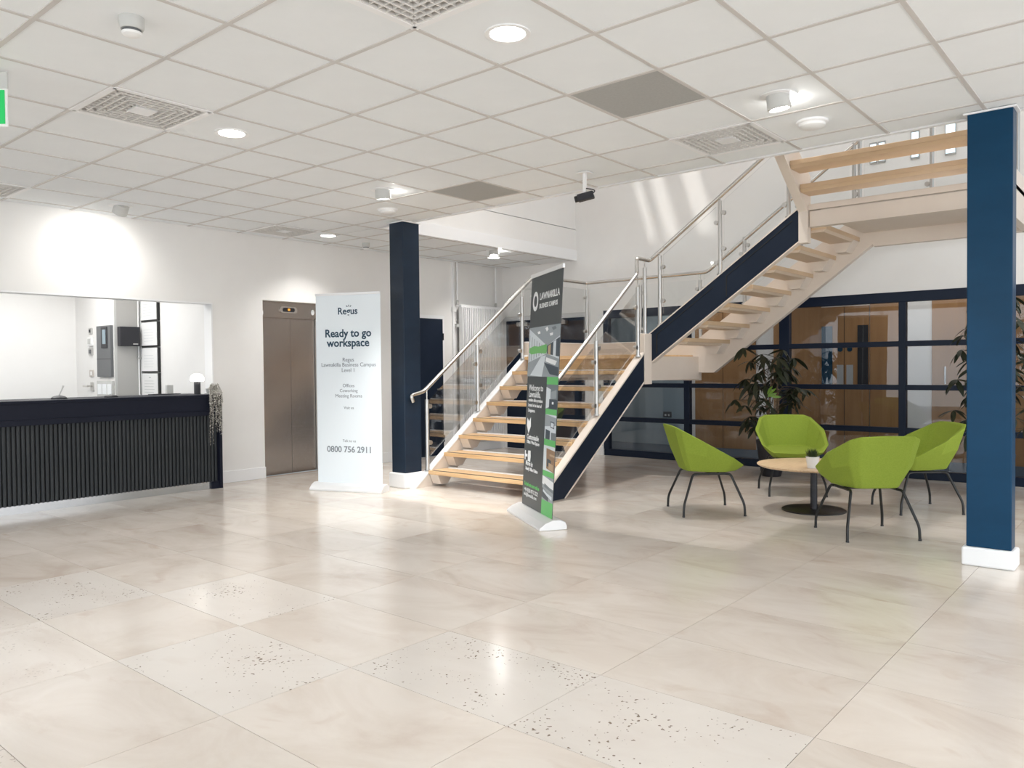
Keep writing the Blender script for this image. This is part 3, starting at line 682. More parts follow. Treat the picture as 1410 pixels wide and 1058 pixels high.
# ---- balustrade
def rail(path, r=.0215): return build('handrail', MB().tube(path, r, 12), steel_m, ST, smooth=True)
def curve(pts, rr=.05, n=4):
    pts = [Vector(p) for p in pts]; out = [pts[0]]
    for i in range(1, len(pts)-1):
        a = (pts[i-1]-pts[i]); b = (pts[i+1]-pts[i]); r = min(rr, a.length*.45, b.length*.45)
        p0 = pts[i]+a.normalized()*r; p1 = pts[i]+b.normalized()*r
        for k in range(n+1):
            t = k/n; out.append((p0*(1-t)**2)+(pts[i]*2*t*(1-t))+(p1*t*t))
    out.append(pts[-1]); return out
YGL, YGR = 6.29, 4.585
RZ = 2.45
rail(curve([(5.80,YGL,.925),(5.77,YGL,1.0),(5.96,YGL,1.035),(7.905,YGL,RZ),(XB-.03,YGL,RZ),(XB-.03,4.47,RZ),(XB-.03,2.55,RZ+.71*1.92),(XB-.03,LY0+.1,RZ+.71*1.92)]))
rail(curve([(5.80,YGR,.925),(5.77,YGR,1.0),(5.96,YGR,1.035),(7.60,YGR,2.31),(7.60,YGR,2.49),(NX0+.035,4.60,2.49),(NX0+.035,2.95,2.49+.70*1.65)], .035))
rail(curve([(7.87,2.82,3.62),(7.0,2.82,4.28)]))
def post(x, y, zb_, zt, ztop=None, clamps=(), side=(1,0), foot=True):
    m = MB().tube([(x,y,zb_),(x,y,zt)], .0215, 12)
    p = build('post', m, steel2_m, ST, smooth=True)
    m2 = MB().tube([(x,y,zt-.01),(x,y,(ztop or zt+.06))], .007, 8)
    build('post_pin', m2, steel_m, p)
    if foot: build('post_foot', MB().lathe([(.034,0),(.034,.012),(.001,.013)], (x,y,zb_), 16), steel2_m, p)
    for (s, z) in clamps:
        c = Vector((x+side[0]*s*.042, y+side[1]*s*.042, z))
        ax = Vector((-side[1], side[0], 0))
        build('glass_clamp', MB().tube([c-ax*.016, c+ax*.016], .024, 14), steel2_m, p)
    return p
posts_x = [5.99, 6.815, 7.645]
for yg in (YGL-.015, YGR+.02):
    for k, x in enumerate(posts_x):
        zb_ = line1(x)+.0; zt = zb_+.775
        cl = []
        if k < 2: cl += [(1, zb_+.30), (1, zb_+.70)]
        if k > 0: cl += [(-1, zb_+.10), (-1, zb_+.55)]
        post(x, yg, zb_, zt, zb_+.885, cl)
    for k in range(2):
        xa, xb = posts_x[k]+.045, posts_x[k+1]-.045
        za0, zb0 = line1(xa)+.12, line1(xb)+.12
        build('glass_panel', MB().prism([(xa,za0-.0),(xb,zb0),(xb,zb0+.62),(xa,za0+.62)], 'y', yg-.006, yg+.006), glass_m, ST)
# landing glass
lx = [8.30, XB-.03]
post(8.30, YGL-.015, 1.61, 2.36, RZ, [(-1,1.78),(1,1.78),(-1,2.25),(1,2.25)])
post(XB-.03, YGL-.015, 1.61, 2.36, RZ, [(-1,1.78),(-1,2.25)])
build('glass_panel', MB().box(7.70, 8.255, YGL-.021, YGL-.009, 1.66, 2.36), glass_m, ST)
build('glass_panel', MB().box(8.345, XB-.075, YGL-.021, YGL-.009, 1.66, 2.36), glass_m, ST)
for y in (5.42, 4.56):
    post(XB-.03, y, 1.61, 2.36, RZ, [(-1,1.78),(1,1.78),(-1,2.25),(1,2.25)], side=(0,1))
build('glass_panel', MB().box(XB-.036, XB-.024, 5.465, 6.23, 1.66, 2.36), glass_m, ST)
build('glass_panel', MB().box(XB-.036, XB-.024, 4.605, 5.375, 1.66, 2.36), glass_m, ST)
# newel posts at the turn
post(7.79, 4.60, 1.655, 2.40, 2.49, foot=False)
PY = [4.47, 3.74, 3.0]
for k, y in enumerate(PY):
    zb_ = topN(y); cl = []
    if k < 2: cl += [(-1, zb_+.28), (-1, zb_+.66)]
    if k > 0: cl += [(1, zb_+.13), (1, zb_+.56)]
    post(NX0+.035, y, zb_, zb_+.79, 2.49+.70*(4.60-y), cl, side=(0,1))
for k in range(2):
    ya, yb = PY[k]-.045, PY[k+1]+.045
    build('glass_panel', MB().prism([(ya,topN(ya)+.10),(yb,topN(yb)+.10),(yb,topN(yb)+.76),(ya,topN(ya)+.76)], 'x', NX0+.029, NX0+.041), glass_m, ST)
for k, y in enumerate((3.98, 3.3, 2.72)):
    zb_ = topN(y)-.06; post(XB-.03, y, zb_, zb_+.80, RZ+.71*(4.47-y), [(1,zb_+.15),(-1,zb_+.3),(1,zb_+.6),(-1,zb_+.7)], side=(0,1))
for ya, yb in ((4.51,4.03),(3.93,3.35),(3.25,2.77)):
    build('glass_panel', MB().prism([(ya,topN(ya)+.06),(yb,topN(yb)+.06),(yb,topN(yb)+.72),(ya,topN(ya)+.72)], 'x', XB-.036, XB-.024), glass_m, ST)
for y in (2.66, 1.95, 1.2): post(XB-.03, y, 2.98, 3.72, 3.81, [(1,3.15),(1,3.55)], side=(0,1))
build('glass_panel', MB().box(XB-.036, XB-.024, 1.99, 2.61, 3.02, 3.72), glass_m, ST)
build('glass_panel', MB().box(XB-.036, XB-.024, 1.25, 1.91, 3.02, 3.72), glass_m, ST)
# ================================================================== CHAIRS
def chair_proto():
    t = thing('tub_chair', '', 'chair', (0,0,0))
    # half outlines: (x forward, y, z)
    rimo = [(-.335,0,.775),(-.330,.20,.770),(-.285,.265,.745),(-.08,.345,.635),(.16,.325,.505),(.27,.245,.435),(.295,0,.425)]
    rimi = [(-.300,0,.768),(-.296,.185,.762),(-.258,.238,.738),(-.075,.308,.625),(.15,.290,.497),(.245,.225,.440),(.262,0,.432)]
    mid  = [(-.275,0,.56),(-.268,.185,.56),(-.235,.235,.55),(-.06,.29,.505),(.15,.285,.45),(.25,.225,.412),(.278,0,.405)]
    bot  = [(-.205,0,.375),(-.20,.13,.375),(-.165,.165,.375),(-.03,.19,.37),(.13,.205,.37),(.215,.165,.375),(.24,0,.378)]
    seat = [(-.195,0,.455),(-.19,.155,.455),(-.165,.185,.455),(-.03,.235,.45),(.13,.235,.445),(.21,.19,.442),(.235,0,.437)]
    def loop(h): return h+[(x,-y,z) for (x,y,z) in reversed(h[1:-1])]
    Ls = [loop(q) for q in (bot, mid, rimo, rimi, seat)]
    n = len(Ls[0]); vs = [v for L in Ls for v in L]; fs = []
    for a in range(4):
        for k in range(n):
            k2 = (k+1) % n; fs.append((a*n+k, a*n+k2, (a+1)*n+k2, (a+1)*n+k))
    vs += [(0,0,.368), (.02,0,.448)]
    for k in range(n):
        k2 = (k+1) % n; fs.append((5*n, k2, k)); fs.append((5*n+1, 4*n+k, 4*n+k2))
    o = build('shell', MB().add(vs, fs), fabric_m, t, local=True)
    me = o.data
    bv = o.modifiers.new('bevel', 'BEVEL'); bv.width = .012; bv.segments = 3; bv.limit_method = 'ANGLE'; bv.angle_limit = math.radians(14); bv.harden_normals = True
    me.shade_smooth()
    for s in (1, -1):
        build('frame_rail', MB().tube([(-.12,s*.18,.355),(.12,s*.18,.355)], .0105, 10), black_m, t, smooth=True, local=True)
    build('frame_rail', MB().tube([(0,-.18,.355),(0,.18,.355)], .0105, 10), black_m, t, smooth=True, local=True)
    for sx in (1, -1):
        for sy in (1, -1):
            p = curve([(sx*.12,sy*.18,.355),(sx*.165,sy*.195,.352),(sx*.262,sy*.268,.10),(sx*.266,sy*.270,.0)], .04, 5)
            l = build('leg', MB().tube(p, .0105, 10), black_m, t, smooth=True, local=True)
            build('foot_cap', MB().tube([(sx*.266,sy*.270,.012),(sx*.266,sy*.270,.0)], .012, 10), blackp_m, l, local=True)
    return t
ch = chair_proto()
TC = Vector((7.03,2.45))
spots = [((6.42,3.19), -47, 'green tub chair nearest the staircase, seen from its side'),
         ((7.87,2.965), -146.5, 'green tub chair beside the black floor pot, facing the camera across the table'),
         ((6.28,1.80), 43, 'nearest green tub chair, its back turned to the camera'),
         ((7.60,1.755), 130, 'green tub chair directly behind the blue column, seen from its open left side')]
for k, (p, a, lab) in enumerate(spots):
    o = ch if k == 0 else copy_tree(ch)
    o.location = (p[0], p[1], 0); o.rotation_euler = (0,0,math.radians(a)); o['label'] = lab; o['group'] = 'green tub chairs round the low table'
# ---- table
tb = thing('coffee_table', 'low round oak coffee table on a black pedestal between the green chairs', 'table', (TC.x, TC.y, 0))
c0 = (TC.x, TC.y, 0)
build('tabletop', MB().lathe([(.001,.388),(.455,.388),(.475,.398),(.48,.404),(.478,.410),(.001,.410)], c0, 64), woodx_m, tb, smooth=True)
build('column', MB().lathe([(.03,.012),(.03,.385),(.001,.386)], c0, 24), blackp_m, tb, smooth=True)
build('top_plate', MB().lathe([(.12,.378),(.12,.388),(.001,.388)], c0, 24), black_m, tb)
build('base', MB().lathe([(.27,0),(.27,.008),(.26,.013),(.001,.014)], c0, 48), black_m, tb, smooth=True)
# ---- small pot on the table
px_, py_ = 6.75, 2.362
sp = thing('potted_grass', 'small white pot of dark grass standing on the coffee table', 'potted plant', (px_, py_, .41))
build('pot', MB().lathe([(.001,0),(.042,0),(.056,.098),(.050,.098),(.048,.085),(.001,.085)], (px_,py_,.4105), 28), white_m, sp, smooth=True)
g = MB(); rnd = random.Random(5)
for k in range(260):
    a = rnd.uniform(0, 2*PI); r0 = rnd.uniform(0,.040); L = rnd.uniform(.05,.10); sp_ = rnd.uniform(.1,.5)
    b0 = Vector((px_+r0*math.cos(a), py_+r0*math.sin(a), .49)); d = Vector((math.cos(a)*sp_, math.sin(a)*sp_, 1)).normalized()
    s_ = Vector((-math.sin(a), math.cos(a), 0))*.0022
    g.add([b0-s_, b0+s_, b0+d*L*.6+s_, b0+d*L+Vector((0,0,-.004)), b0+d*L*.6-s_], [(0,1,2,3,4)])
build('grass', g, leafg_m if False else mat('small_leaf', (.035,.055,.015), .6), sp, kind='stuff')
# ---- big plants
leaf0 = None
def leaf_mesh(L=.15, W=.042):
    n = 6; vs = []; fs = []
    for i in range(n+1):
        t = i/n; w = W*.5*math.sin(PI*min(1,t*.92+.04))**.8; z = -.16*L*t*t*1.6
        vs += [(L*t, -w, z+.12*w), (L*t, 0, z), (L*t, w, z+.12*w)]
    for i in range(n): b = 3*i; fs += [(b,b+1,b+4,b+3),(b+1,b+2,b+5,b+4)]
    return MB().add(vs, fs)
def big_plant(x, y, h, label, seed, ncl, spread, zlo, potr=.17, poth=.42):
    global leaf0
    rnd = random.Random(seed)
    t = thing('potted_plant', label, 'plant', (x, y, 0))
    build('pot', MB().lathe([(.001,0),(potr*.62,0),(potr*.72,.06),(potr,poth-.02),(potr,poth),(potr-.018,poth),(potr-.03,poth-.04),(.001,poth-.04)], (x,y,0), 36), blackp_m, t, smooth=True)
    build('soil', MB().lathe([(potr-.03,poth-.05),(potr-.03,poth-.035),(.001,poth-.035)], (x,y,0), 24), soil_m, t)
    for q in range(3):
        a = 2*PI*q/3+seed; build('trunk', MB().tube([(x+.05*math.cos(a),y+.05*math.sin(a),poth-.05),(x+.06*math.cos(a),y+.07*math.sin(a),h*.5),(x+.09*math.cos(a+.6),y+.09*math.sin(a+.6),h*.92)], [.014,.011,.006], 8), bark_m, t, smooth=True)
    tw = MB()
    for q in range(ncl):
        f = (q+.5)/ncl; z = zlo+(h-zlo)*f
        a = q*2.4+rnd.uniform(-.4,.4); r = spread*rnd.uniform(.35,1.0)*(1-.35*abs(f-.45))
        c = Vector((x+r*math.cos(a), y+r*math.sin(a), z+rnd.uniform(-.04,.05)))
        tw.tube([(x+.05*math.cos(a),y+.05*math.sin(a),z-.12),(x+.5*r*math.cos(a),y+.5*r*math.sin(a),z-.03),tuple(c)], [.005,.004,.003], 5)
        nl = 6
        for k in range(nl):
            if leaf0 is None:
                leaf0 = build('leaf', leaf_mesh(), leaf_m, t, local=True, smooth=True); o = leaf0
            else:
                o = leaf0.copy(); COL.objects.link(o); o.parent = t
            aa = a+(k-(nl-1)/2)*(2*PI/nl)*.95+rnd.uniform(-.2,.2)
            dr_ = rnd.uniform(.15,.85) if k else .1
            o.location = c-Vector((x,y,0)); o.rotation_euler = (rnd.uniform(-.5,.5), dr_, aa); s = rnd.uniform(.8,1.25)*(1.2 if k == nl//2 else 1); o.scale = (s,s,s)
    build('twigs', tw, bark_m, t)
    return t
p1 = big_plant(8.93, 3.60, 1.47, 'dark-leaved bushy plant in a black pot behind the far green chair', 1, 50, .42, .55)
big_plant(8.75, 1.36, 1.88, 'taller dark-leaved plant in a black pot, half hidden by the blue column', 2, 50, .36, .62, potr=.2, poth=.42)
lg = MB()
for (dy, dz, a) in ((0,0,.6),(.02,-.02,1.1),(.01,.01,.2),(-.02,-.01,1.7)):
    m0 = leaf_mesh(.13,.03); rot = Matrix.Rotation(a, 4, 'X') @ Matrix.Rotation(-1.0, 4, 'Y')
    lg.add([rot @ Vector(v)+Vector((8.60,3.50+dy,.95+dz)) for v in m0.v], m0.f)
build('young_leaf', lg, leafg_m, p1, label='fresh light green young leaves')

# ================================================================== BANNERS
# white banner
def banner_base(t, a, b, w, name='base'):
    a = Vector(a); b = Vector(b); d = (b-a).normalized(); n = Vector((d.y,-d.x,0))  # n to viewer side (checked by caller)
    prof = [(-.085,0),(.10,0),(.10,.018),(.06,.055),(.01,.078),(-.04,.078),(-.075,.06),(-.085,.03)]
    vs = []; k = len(prof)
    for P in (a, b):
        for (u, z) in prof: vs.append(P+n*u*w+Vector((0,0,z)))
    fs = [tuple(range(k)), tuple(reversed(range(k,2*k)))]+[(i,(i+1)%k,(i+1)%k+k,i+k) for i in range(k)]
    return build(name, MB().add(vs, fs), alu_m, t, bevel=.004)
A = Vector((5.12,7.06,0)); B = Vector((5.395,6.33,0)); d = (B-A).normalized(); nrm = Vector((d.y,-d.x,0))
if nrm.dot(-A) < 0: nrm = -nrm
bn = thing('roller_banner', 'white roller banner reading Ready to go workspace, beside the lift', 'banner', ((A+B)/2)[:])
def slab(p, q, z0, z1, n, th=.002, lean=Vector((0,0,0))):
    u = n*th
    a0, b0, a1, b1 = p+Vector((0,0,z0)), q+Vector((0,0,z0)), p+lean+Vector((0,0,z1)), q+lean+Vector((0,0,z1))
    return MB().add([a0-u,b0-u,b1-u,a1-u,a0+u,b0+u,b1+u,a1+u], [(0,1,2,3),(4,5,6,7),(0,1,5,4),(1,2,6,5),(2,3,7,6),(3,0,4,7)])
build('printed_sheet', slab(A, B, .07, 2.078, nrm), banner_m, bn)
build('top_bar', slab(A-d*.004, B+d*.004, 2.070, 2.095, nrm, .010), alu_m, bn, bevel=.002)
banner_base(bn, A-d*.05, B+d*.035, 1.0)
build('support_pole', MB().tube([tuple((A+B)/2-nrm*.04+Vector((0,0,.05))), tuple((A+B)/2-nrm*.02+Vector((0,0,2.06)))], .008, 8), alu_m, bn)
def b1z(y): return 2.078-(y-65)/905*2.0
mid = (A+B)/2
for (s, yy, w, m, bo) in (('Regus',146,.235,ink_m,.001),('Ready to go',252,.555,ink_m,.0012),('workspace',298,.515,ink_m,.0012),('Regus',378,.135,greyink_m,0),('Lawnakilla Business Campus',402,.655,greyink_m,.0),
        ('Level 1',428,.15,greyink_m,0),('Offices',502,.14,greyink_m,0),('Coworking',526,.215,greyink_m,0),('Meeting Rooms',551,.32,greyink_m,0),('Visit us',608,.12,greyink_m,0),('Talk to us',767,.16,greyink_m,0),('0800 756 2911',809,.53,greyink_m,.001)):
    text(s, bn, m, mid+nrm*.002+Vector((0,0,b1z(yy))), d, (0,0,1), width=w, off=.001, bold=bo)
lg = MB()
for (dx, dz, a) in ((.0,.0,0),(-.022,-.004,.9),(.022,-.004,-.9)):
    o_ = mid+nrm*.003+Vector((0,0,b1z(120)))+d*(.015+dx)+Vector((0,0,dz))
    pts = [(0,-.014),(.006,0),(0,.014),(-.006,0)]
    lg.add([o_+d*(x*math.cos(a)-z*math.sin(a))+Vector((0,0,x*math.sin(a)+z*math.cos(a))) for x, z in pts], [(0,1,2,3)])
build('emblem', lg, ink_m, bn)

# dark banner
A2 = Vector((5.415,4.463,0)); B2 = Vector((4.972,3.790,0)); d2 = (B2-A2).normalized(); n2 = Vector((d2.y,-d2.x,0))
if n2.dot(-A2) < 0: n2 = -n2
LEAN = -n2*.115
Z0, ZT = .075, 2.09
db = thing('roller_banner', 'dark grey and green roller banner with room photos at the stair foot', 'banner', ((A2+B2)/2)[:])
def bp(u, v, off=.0):  # u 0..1 along width, v 0..1 from top to bottom
    z = ZT+(Z0-ZT)*v; k = (z-Z0)/(ZT-Z0)
    return A2+(B2-A2)*u+LEAN*k+Vector((0,0,z))+n2*off
build('printed_sheet', slab(A2, B2, Z0, ZT, n2, .002, LEAN), slate_m, db)
tb_ = MB(); a, b = A2+LEAN-d2*.006, B2+LEAN+d2*.006
build('top_bar', slab(a, b, ZT-.012, ZT+.022, n2, .011), alu_m, db, bevel=.003)
banner_base(db, A2-d2*.07, B2+d2*.05, 1.25)
build('support_pole', MB().tube([tuple((A2+B2)/2-n2*.05+Vector((0,0,.05))), tuple((A2+B2)/2+LEAN-n2*.02+Vector((0,0,2.07)))], .009, 8), alu_m, db)
def rect(u0, u1, v0, v1, m, name, off=.003):
    return build(name, MB().quad(bp(u0,v1,off), bp(u1,v1,off), bp(u1,v0,off), bp(u0,v0,off)), m, db)
def print_photo(u0, u1, v0, v1, polys, base):
    mats_ = [base]; me = MB(); me.quad(bp(u0,v1,.003), bp(u1,v1,.003), bp(u1,v0,.003), bp(u0,v0,.003)); idx = [0]
    for k, (pts, c) in enumerate(polys):
        if c not in mats_: mats_.append(c)
        me.add([bp(u0+(u1-u0)*x, v0+(v1-v0)*y, .0033+.0002*k) for x, y in pts], [tuple(range(len(pts)))]); idx.append(mats_.index(c))
    o = build('printed_photo', me, mats_, db)
    for p, i in zip(o.data.polygons, idx): p.material_index = i
    return o
c_sky = mat('print_grey_blue', (.30,.34,.37), .4); c_lt = mat('print_pale', (.66,.72,.76), .4); c_dk = mat('print_dark', (.04,.06,.08), .4); c_mid = mat('print_mid', (.16,.19,.21), .4)
c_wd = mat('print_wood', (.30,.18,.10), .4); c_gr = mat('print_green', (.16,.48,.14), .4); c_tan = mat('print_tan', (.5,.36,.22), .4)
ph_ = [([(0,.02),(.0,.0),(1,0),(1,.22),(.62,.40)], c_sky), ([(0,.12),(.62,.42),(.62,.55),(0,.72)], c_lt)]
for q in range(7): ph_.append(([(.02+.085*q,.15+.042*q),(.035+.085*q,.157+.042*q),(.035+.085*q,.70-.03*q),(.02+.085*q,.71-.03*q)], c_mid))
ph_ += [([(.04,.42),(.2,.38),(.35,.40),(.6,.36),(.64,.46),(.6,.55),(.35,.53),(.1,.55),(.03,.50)], c_gr),
        ([(.62,.40),(1,.25),(1,.62),(.62,.55)], c_dk), ([(.66,.40),(.74,.37),(.74,.58),(.66,.56)], c_tan), ([(.82,.33),(.9,.30),(.9,.62),(.82,.60)], c_lt),
        ([(0,.72),(.62,.55),(1,.66),(1,1),(0,1)], c_sky), ([(.1,.98),(.45,.60),(.60,.58),(.5,1)], c_lt), ([(.62,.62),(.95,.70),(.90,.78),(.60,.70)], wink_m),
        ([(.55,.72),(1,.82),(1,.98),(.75,.95)], c_dk), ([(.55,.05),(.62,.02),(.66,.08),(.6,.12)], wink_m), ([(.75,.05),(.86,.03),(.9,.08),(.8,.11)], c_mid), ([(.3,.10),(.38,.09),(.4,.14),(.32,.15)], wink_m),([(.7,.16),(.8,.15),(.8,.2),(.72,.21)], wink_m)]
print_photo(0, 1, .225, .437, ph_, c_lt)
rect(.66, 1, .437, .468, green_m, 'green_block'); 
strips = [(.468,.567,[([(0,.1),(.4,.2),(.4,.9),(0,1)],c_lt),([(.45,.3),(.9,.2),(.9,.55),(.45,.6)],c_sky),([(.3,.6),(1,.6),(1,1),(.3,1)],c_dk),([(.55,.7),(.7,.7),(.7,.8),(.55,.8)],wink_m)],c_mid),
          (.59,.69,[([(0,0),(1,.1),(1,.4),(0,.5)],c_sky),([(.5,.25),(.85,.28),(.85,.55),(.5,.5)],c_dk),([(.55,.3),(.8,.33),(.8,.5),(.55,.47)],c_lt),([(.1,.6),(.5,.65),(.5,1),(.1,1)],c_dk),([(.6,.7),(1,.7),(1,1),(.6,1)],c_mid)],c_lt),
          (.716,.818,[([(.25,.1),(1,.15),(1,1),(.3,.9)],c_wd),([(.55,.3),(1,.32),(1,.4),(.55,.38)],c_tan),([(.35,.5),(.7,.55),(.7,.85),(.35,.8)],c_dk),([(.5,.65),(.9,.7),(.9,.95),(.5,.9)],c_tan)],c_lt),
          (.84,.938,[([(0,0),(1,.15),(1,.45),(0,.35)],wink_m),([(.2,.3),(1,.5),(1,.6),(.2,.45)],c_mid),([(0,.5),(.6,.7),(.6,1),(0,.9)],c_dk),([(.1,.55),(.5,.68),(.9,.75),(.9,.9),(.5,.8),(.1,.66)],c_lt)],c_sky)]
for (v0, v1, pl, base) in strips: print_photo(.66, 1, v0, v1, pl, base)
for v0, v1 in ((.567,.59),(.69,.716),(.818,.84),(.938,1.0)): rect(.66, 1, v0, v1, green_m, 'green_block')
upv = (bp(0,0)-bp(0,1)).normalized()
def t2(s, u, v, size, m=wink_m, align='LEFT', bold=.0, width=None): text(s, db, m, bp(u, v, .003), d2, upv, size=size, align=align, bold=bold, off=.001, width=width)
t2('LAWNAKILLA', .31, .098, .11, bold=.002, width=.50); t2('BUSINESS CAMPUS', .31, .138, .062, bold=.001, width=.46)
# ring emblem
rg = MB(); n = 24; c = bp(.17, .112, .004)
for k in range(n):
    a0, a1 = 2*PI*k/n, 2*PI*(k+1)/n
    rg.add([c+d2*r*math.cos(t)+upv*r*1.15*math.sin(t) for (r, t) in ((.075,a0),(.075,a1),(.042,a1),(.042,a0))], [(0,1,2,3)])
build('emblem', rg, wink_m, db)
for s, v, sz in (('Welcome to',.487,.075),('Lawnakilla,',.515,.075),('modern office premises',.540,.040),('located in the heart of',.562,.040),('Dungannon.',.585,.040)): t2(s, .08, v, sz, bold=.001)
for s, v, sz in (('Customisable',.700,.06),('Office / Work Spaces',.722,.040),('Move in',.815,.06),('Ready Office / Suites',.838,.040)): t2(s, .08, v, sz, bold=.001)
t2('To find out more call us', .06, .905, .042, green_m, bold=.002); t2('+44 (0)28 8772 2222', .06, .930, .045); t2('info@lawnakilla.com', .06, .950, .042)
ic = MB()
for (u, v, pts) in ((.13,.648,[(-.05,.06),(.0,.03),(.05,.07),(.06,-.01),(0,-.075),(-.055,-.01)]), (.17,.782,[(-.02,.045),(.05,.05),(.06,0),(.05,-.05),(-.02,-.045)]), (.08,.782,[(-.03,.012),(.04,.012),(.04,-.012),(-.03,-.012)]), (.05,.782,[(-.012,.04),(.012,.04),(.012,-.04),(-.012,-.04)])):
    c = bp(u, v, .004); ic.add([c+d2*x+upv*z for x, z in pts], [tuple(range(len(pts)))])
build('icons', ic, wink_m, db)

# ================================================================== CEILING THINGS
def cell(u, v): return GU(u), GV(v)
def air_vent(u, v, label):
    x, y = cell(u, v); cx, cy = x+.3, y+.3
    t = thing('air_diffuser', label, 'air vent', (cx, cy, H), 'square ceiling air diffusers')
    fr_ = MB()
    for a in (0, 1):
        for s in (-1, 1):
            if a == 0: fr_.box(cx-.290, cx+.290, cy+s*.290-.018, cy+s*.290+.018, H-.004, H+.012)
            else: fr_.box(cx+s*.290-.018, cx+s*.290+.018, cy-.290, cy+.290, H-.004, H+.012)
    build('frame', fr_, trim_m, t)
    build('backing', MB().box(cx-.28, cx+.28, cy-.28, cy+.28, H+.085, H+.09), dark_m, t)
    build('centre_plate', MB().box(cx-.065, cx+.065, cy-.065, cy+.065, H-.004, H+.01), trim_m, t)
    gl_ = MB(); n = 5; st_ = (.275-.065)/n
    # concentric square blades plus radial ribs, as in a four-way egg-crate
    for k in range(1, n+1):
        r = .065+st_*k-.006
        for s in (-1, 1):
            gl_.box(cx-r, cx+r, cy+s*r-.004, cy+s*r+.004, H-.002, H+.030)
            gl_.box(cx+s*r-.004, cx+s*r+.004, cy-r, cy+r, H-.002, H+.030)
    build('blades', gl_, vent_m, t, kind='stuff')
    rb_ = MB(); q = -.25
    while q < .275:
        w = max(abs(q), .065)
        for s in (-1, 1):
            a, b = sorted((s*w, s*.275))
            if b-a > .01:
                rb_.box(cx+q-.003, cx+q+.003, cy+a, cy+b, H+.001, H+.028); rb_.box(cx+a, cx+b, cy+q-.003, cy+q+.003, H+.001, H+.028)
        q += .050
    build('ribs', rb_, vent_m, t, kind='stuff')
    return t
air_vent(-2, 3, 'square ceiling air diffuser left of centre, nearest the exit sign')
air_vent(-2, -1, 'square ceiling air diffuser cut off by the top edge of the photo')
air_vent(3, -1, 'square ceiling air diffuser beside the round spotlight near the stair opening')
air_vent(3, 8, 'small far square air diffuser above the lift')
air_vent(-2, 8, 'square air diffuser at the far left above the reception window')
for (u, v, lab) in ((1,-1,'large flat grey square ceiling panel at upper right'), (3,3,'distant flat grey square ceiling panel above the white banner and stairs')):
    x, y = cell(u, v); t = thing('grey_ceiling_panel', lab, 'ceiling panel', (x+.3, y+.3, H), 'grey ceiling panels')
    build('panel', MB().box(x+.012, x+.588, y+.012, y+.588, H+.002, H+.012), grey_panel_m, t)
def downlight(x, y, label, watt=75, on=True):
    t = thing('downlight', label, 'ceiling light', (x, y, H), 'recessed round downlights')
    build('rim', MB().lathe([(.085,.0),(.098,-.004),(.110,-.002),(.110,.006),(.085,.006)], (x,y,H), 40), trim_m, t, smooth=True)
    build('reflector', MB().lathe([(.001,-.001),(.084,-.002),(.084,.004),(.001,.004)], (x,y,H), 32), lampon_m, t, smooth=True)
    l = lamp('SPOT', 'downlight_beam', (x, y, H-.02), watt, (1,.97,.94), aim=(x,y,0), spot_size=math.radians(120), spot_blend=.9, shadow_soft_size=.07)
    l.parent = t; l.location = (0,0,-.02)
    return t
downlight(2.858, 4.842, 'lit round downlight beside the left air diffuser', 130)
downlight(2.882, 2.438, 'lit round downlight at top centre of the ceiling', 60)
downlight(5.785, 7.712, 'small lit round downlight above the lift', 85)
downlight(8.545, 7.528, 'lit round downlight over the far corner behind the stairs')
for (x_, y_, l_) in ((.48, 2.44,'just behind the camera'),(2.88,.04,'right of the camera, out of frame'),(.48,.04,'behind and right of the camera'),(.45,7.24,'out of frame over the reception desk end'),(4.68,-1.16,'added right of the blue column, out of frame')):  # unseen; last is added to brighten the floor, the others extend the rows
    downlight(x_, y_, 'lit round downlight '+l_, 90 if x_ > 4 else 30)
def drum_spot(x, y, label, aim, watt, tilt, size=70, col=(1,.98,.94), glow=0):
    t = thing('drum_spotlight', label, 'spotlight', (x, y, H), 'adjustable drum spotlights')
    build('rim', MB().lathe([(.070,-.003),(.105,-.003),(.105,.003),(.070,.003)], (x,y,H), 36), trim_m, t, smooth=True)
    d_ = (Vector(aim)-Vector((x,y,H-.05))).normalized(); q = Vector((0,0,-1)).rotation_difference(d_)
    q = Vector((0,0,-1)).rotation_difference((d_+Vector((0,0,-tilt))).normalized())
    m_ = MB().lathe([(.050,.06),(.066,.05),(.068,-.04),(.060,-.045),(.056,-.030),(.001,-.030)], (0,0,0), 32)
    m_.v = [tuple(q @ Vector(v)+Vector((x,y,H-.035))) for v in m_.v]
    build('drum', m_, lgrey_m, t, smooth=True)
    m_ = MB().lathe([(.001,-.034),(.052,-.034),(.052,-.031),(.001,-.031)], (0,0,0), 24)
    m_.v = [tuple(q @ Vector(v)+Vector((x,y,H-.035))) for v in m_.v]
    build('lens', m_, lampon_m, t)
    l = lamp('SPOT', 'spot_beam', (x,y,H-.09), watt, col, aim=aim, spot_size=math.radians(size), spot_blend=1.0, shadow_soft_size=.03)
    if glow:
        g_ = lamp('POINT', 'lamp_spill', (0,0,0), glow, (1,.98,.94), shadow_soft_size=.02); g_.parent = t; g_.location = (.10, -.02, -.035)
    l.parent = t; l.location = Vector((x,y,H-.09))+d_*.07-Vector((x,y,H))
    return t
drum_spot(4.589, 1.801, 'large grey drum spotlight hanging beside the air diffuser, glowing on the ceiling', (5.72, .95, .75), 80, 3.0, 34, (.72,.9,1.0), 1.6)
drum_spot(3.395, 7.752, 'grey drum spotlight washing the wall above the reception window', (3.32, 8.30, 2.2), 26, .3, 150)
drum_spot(4.64, 5.391, 'small drum spotlight near the middle of the ceiling, tilted to the right', (5.4, 5.6, 0), 230, 1.5, 80, (1,.98,.94), 1.2)
drum_spot(8.017, 7.062, 'brightly lit spotlight in the ceiling behind the stairs', (7.3, 6.4, 1.0), 45, .8, 90, (1,.98,.94), 2.0)
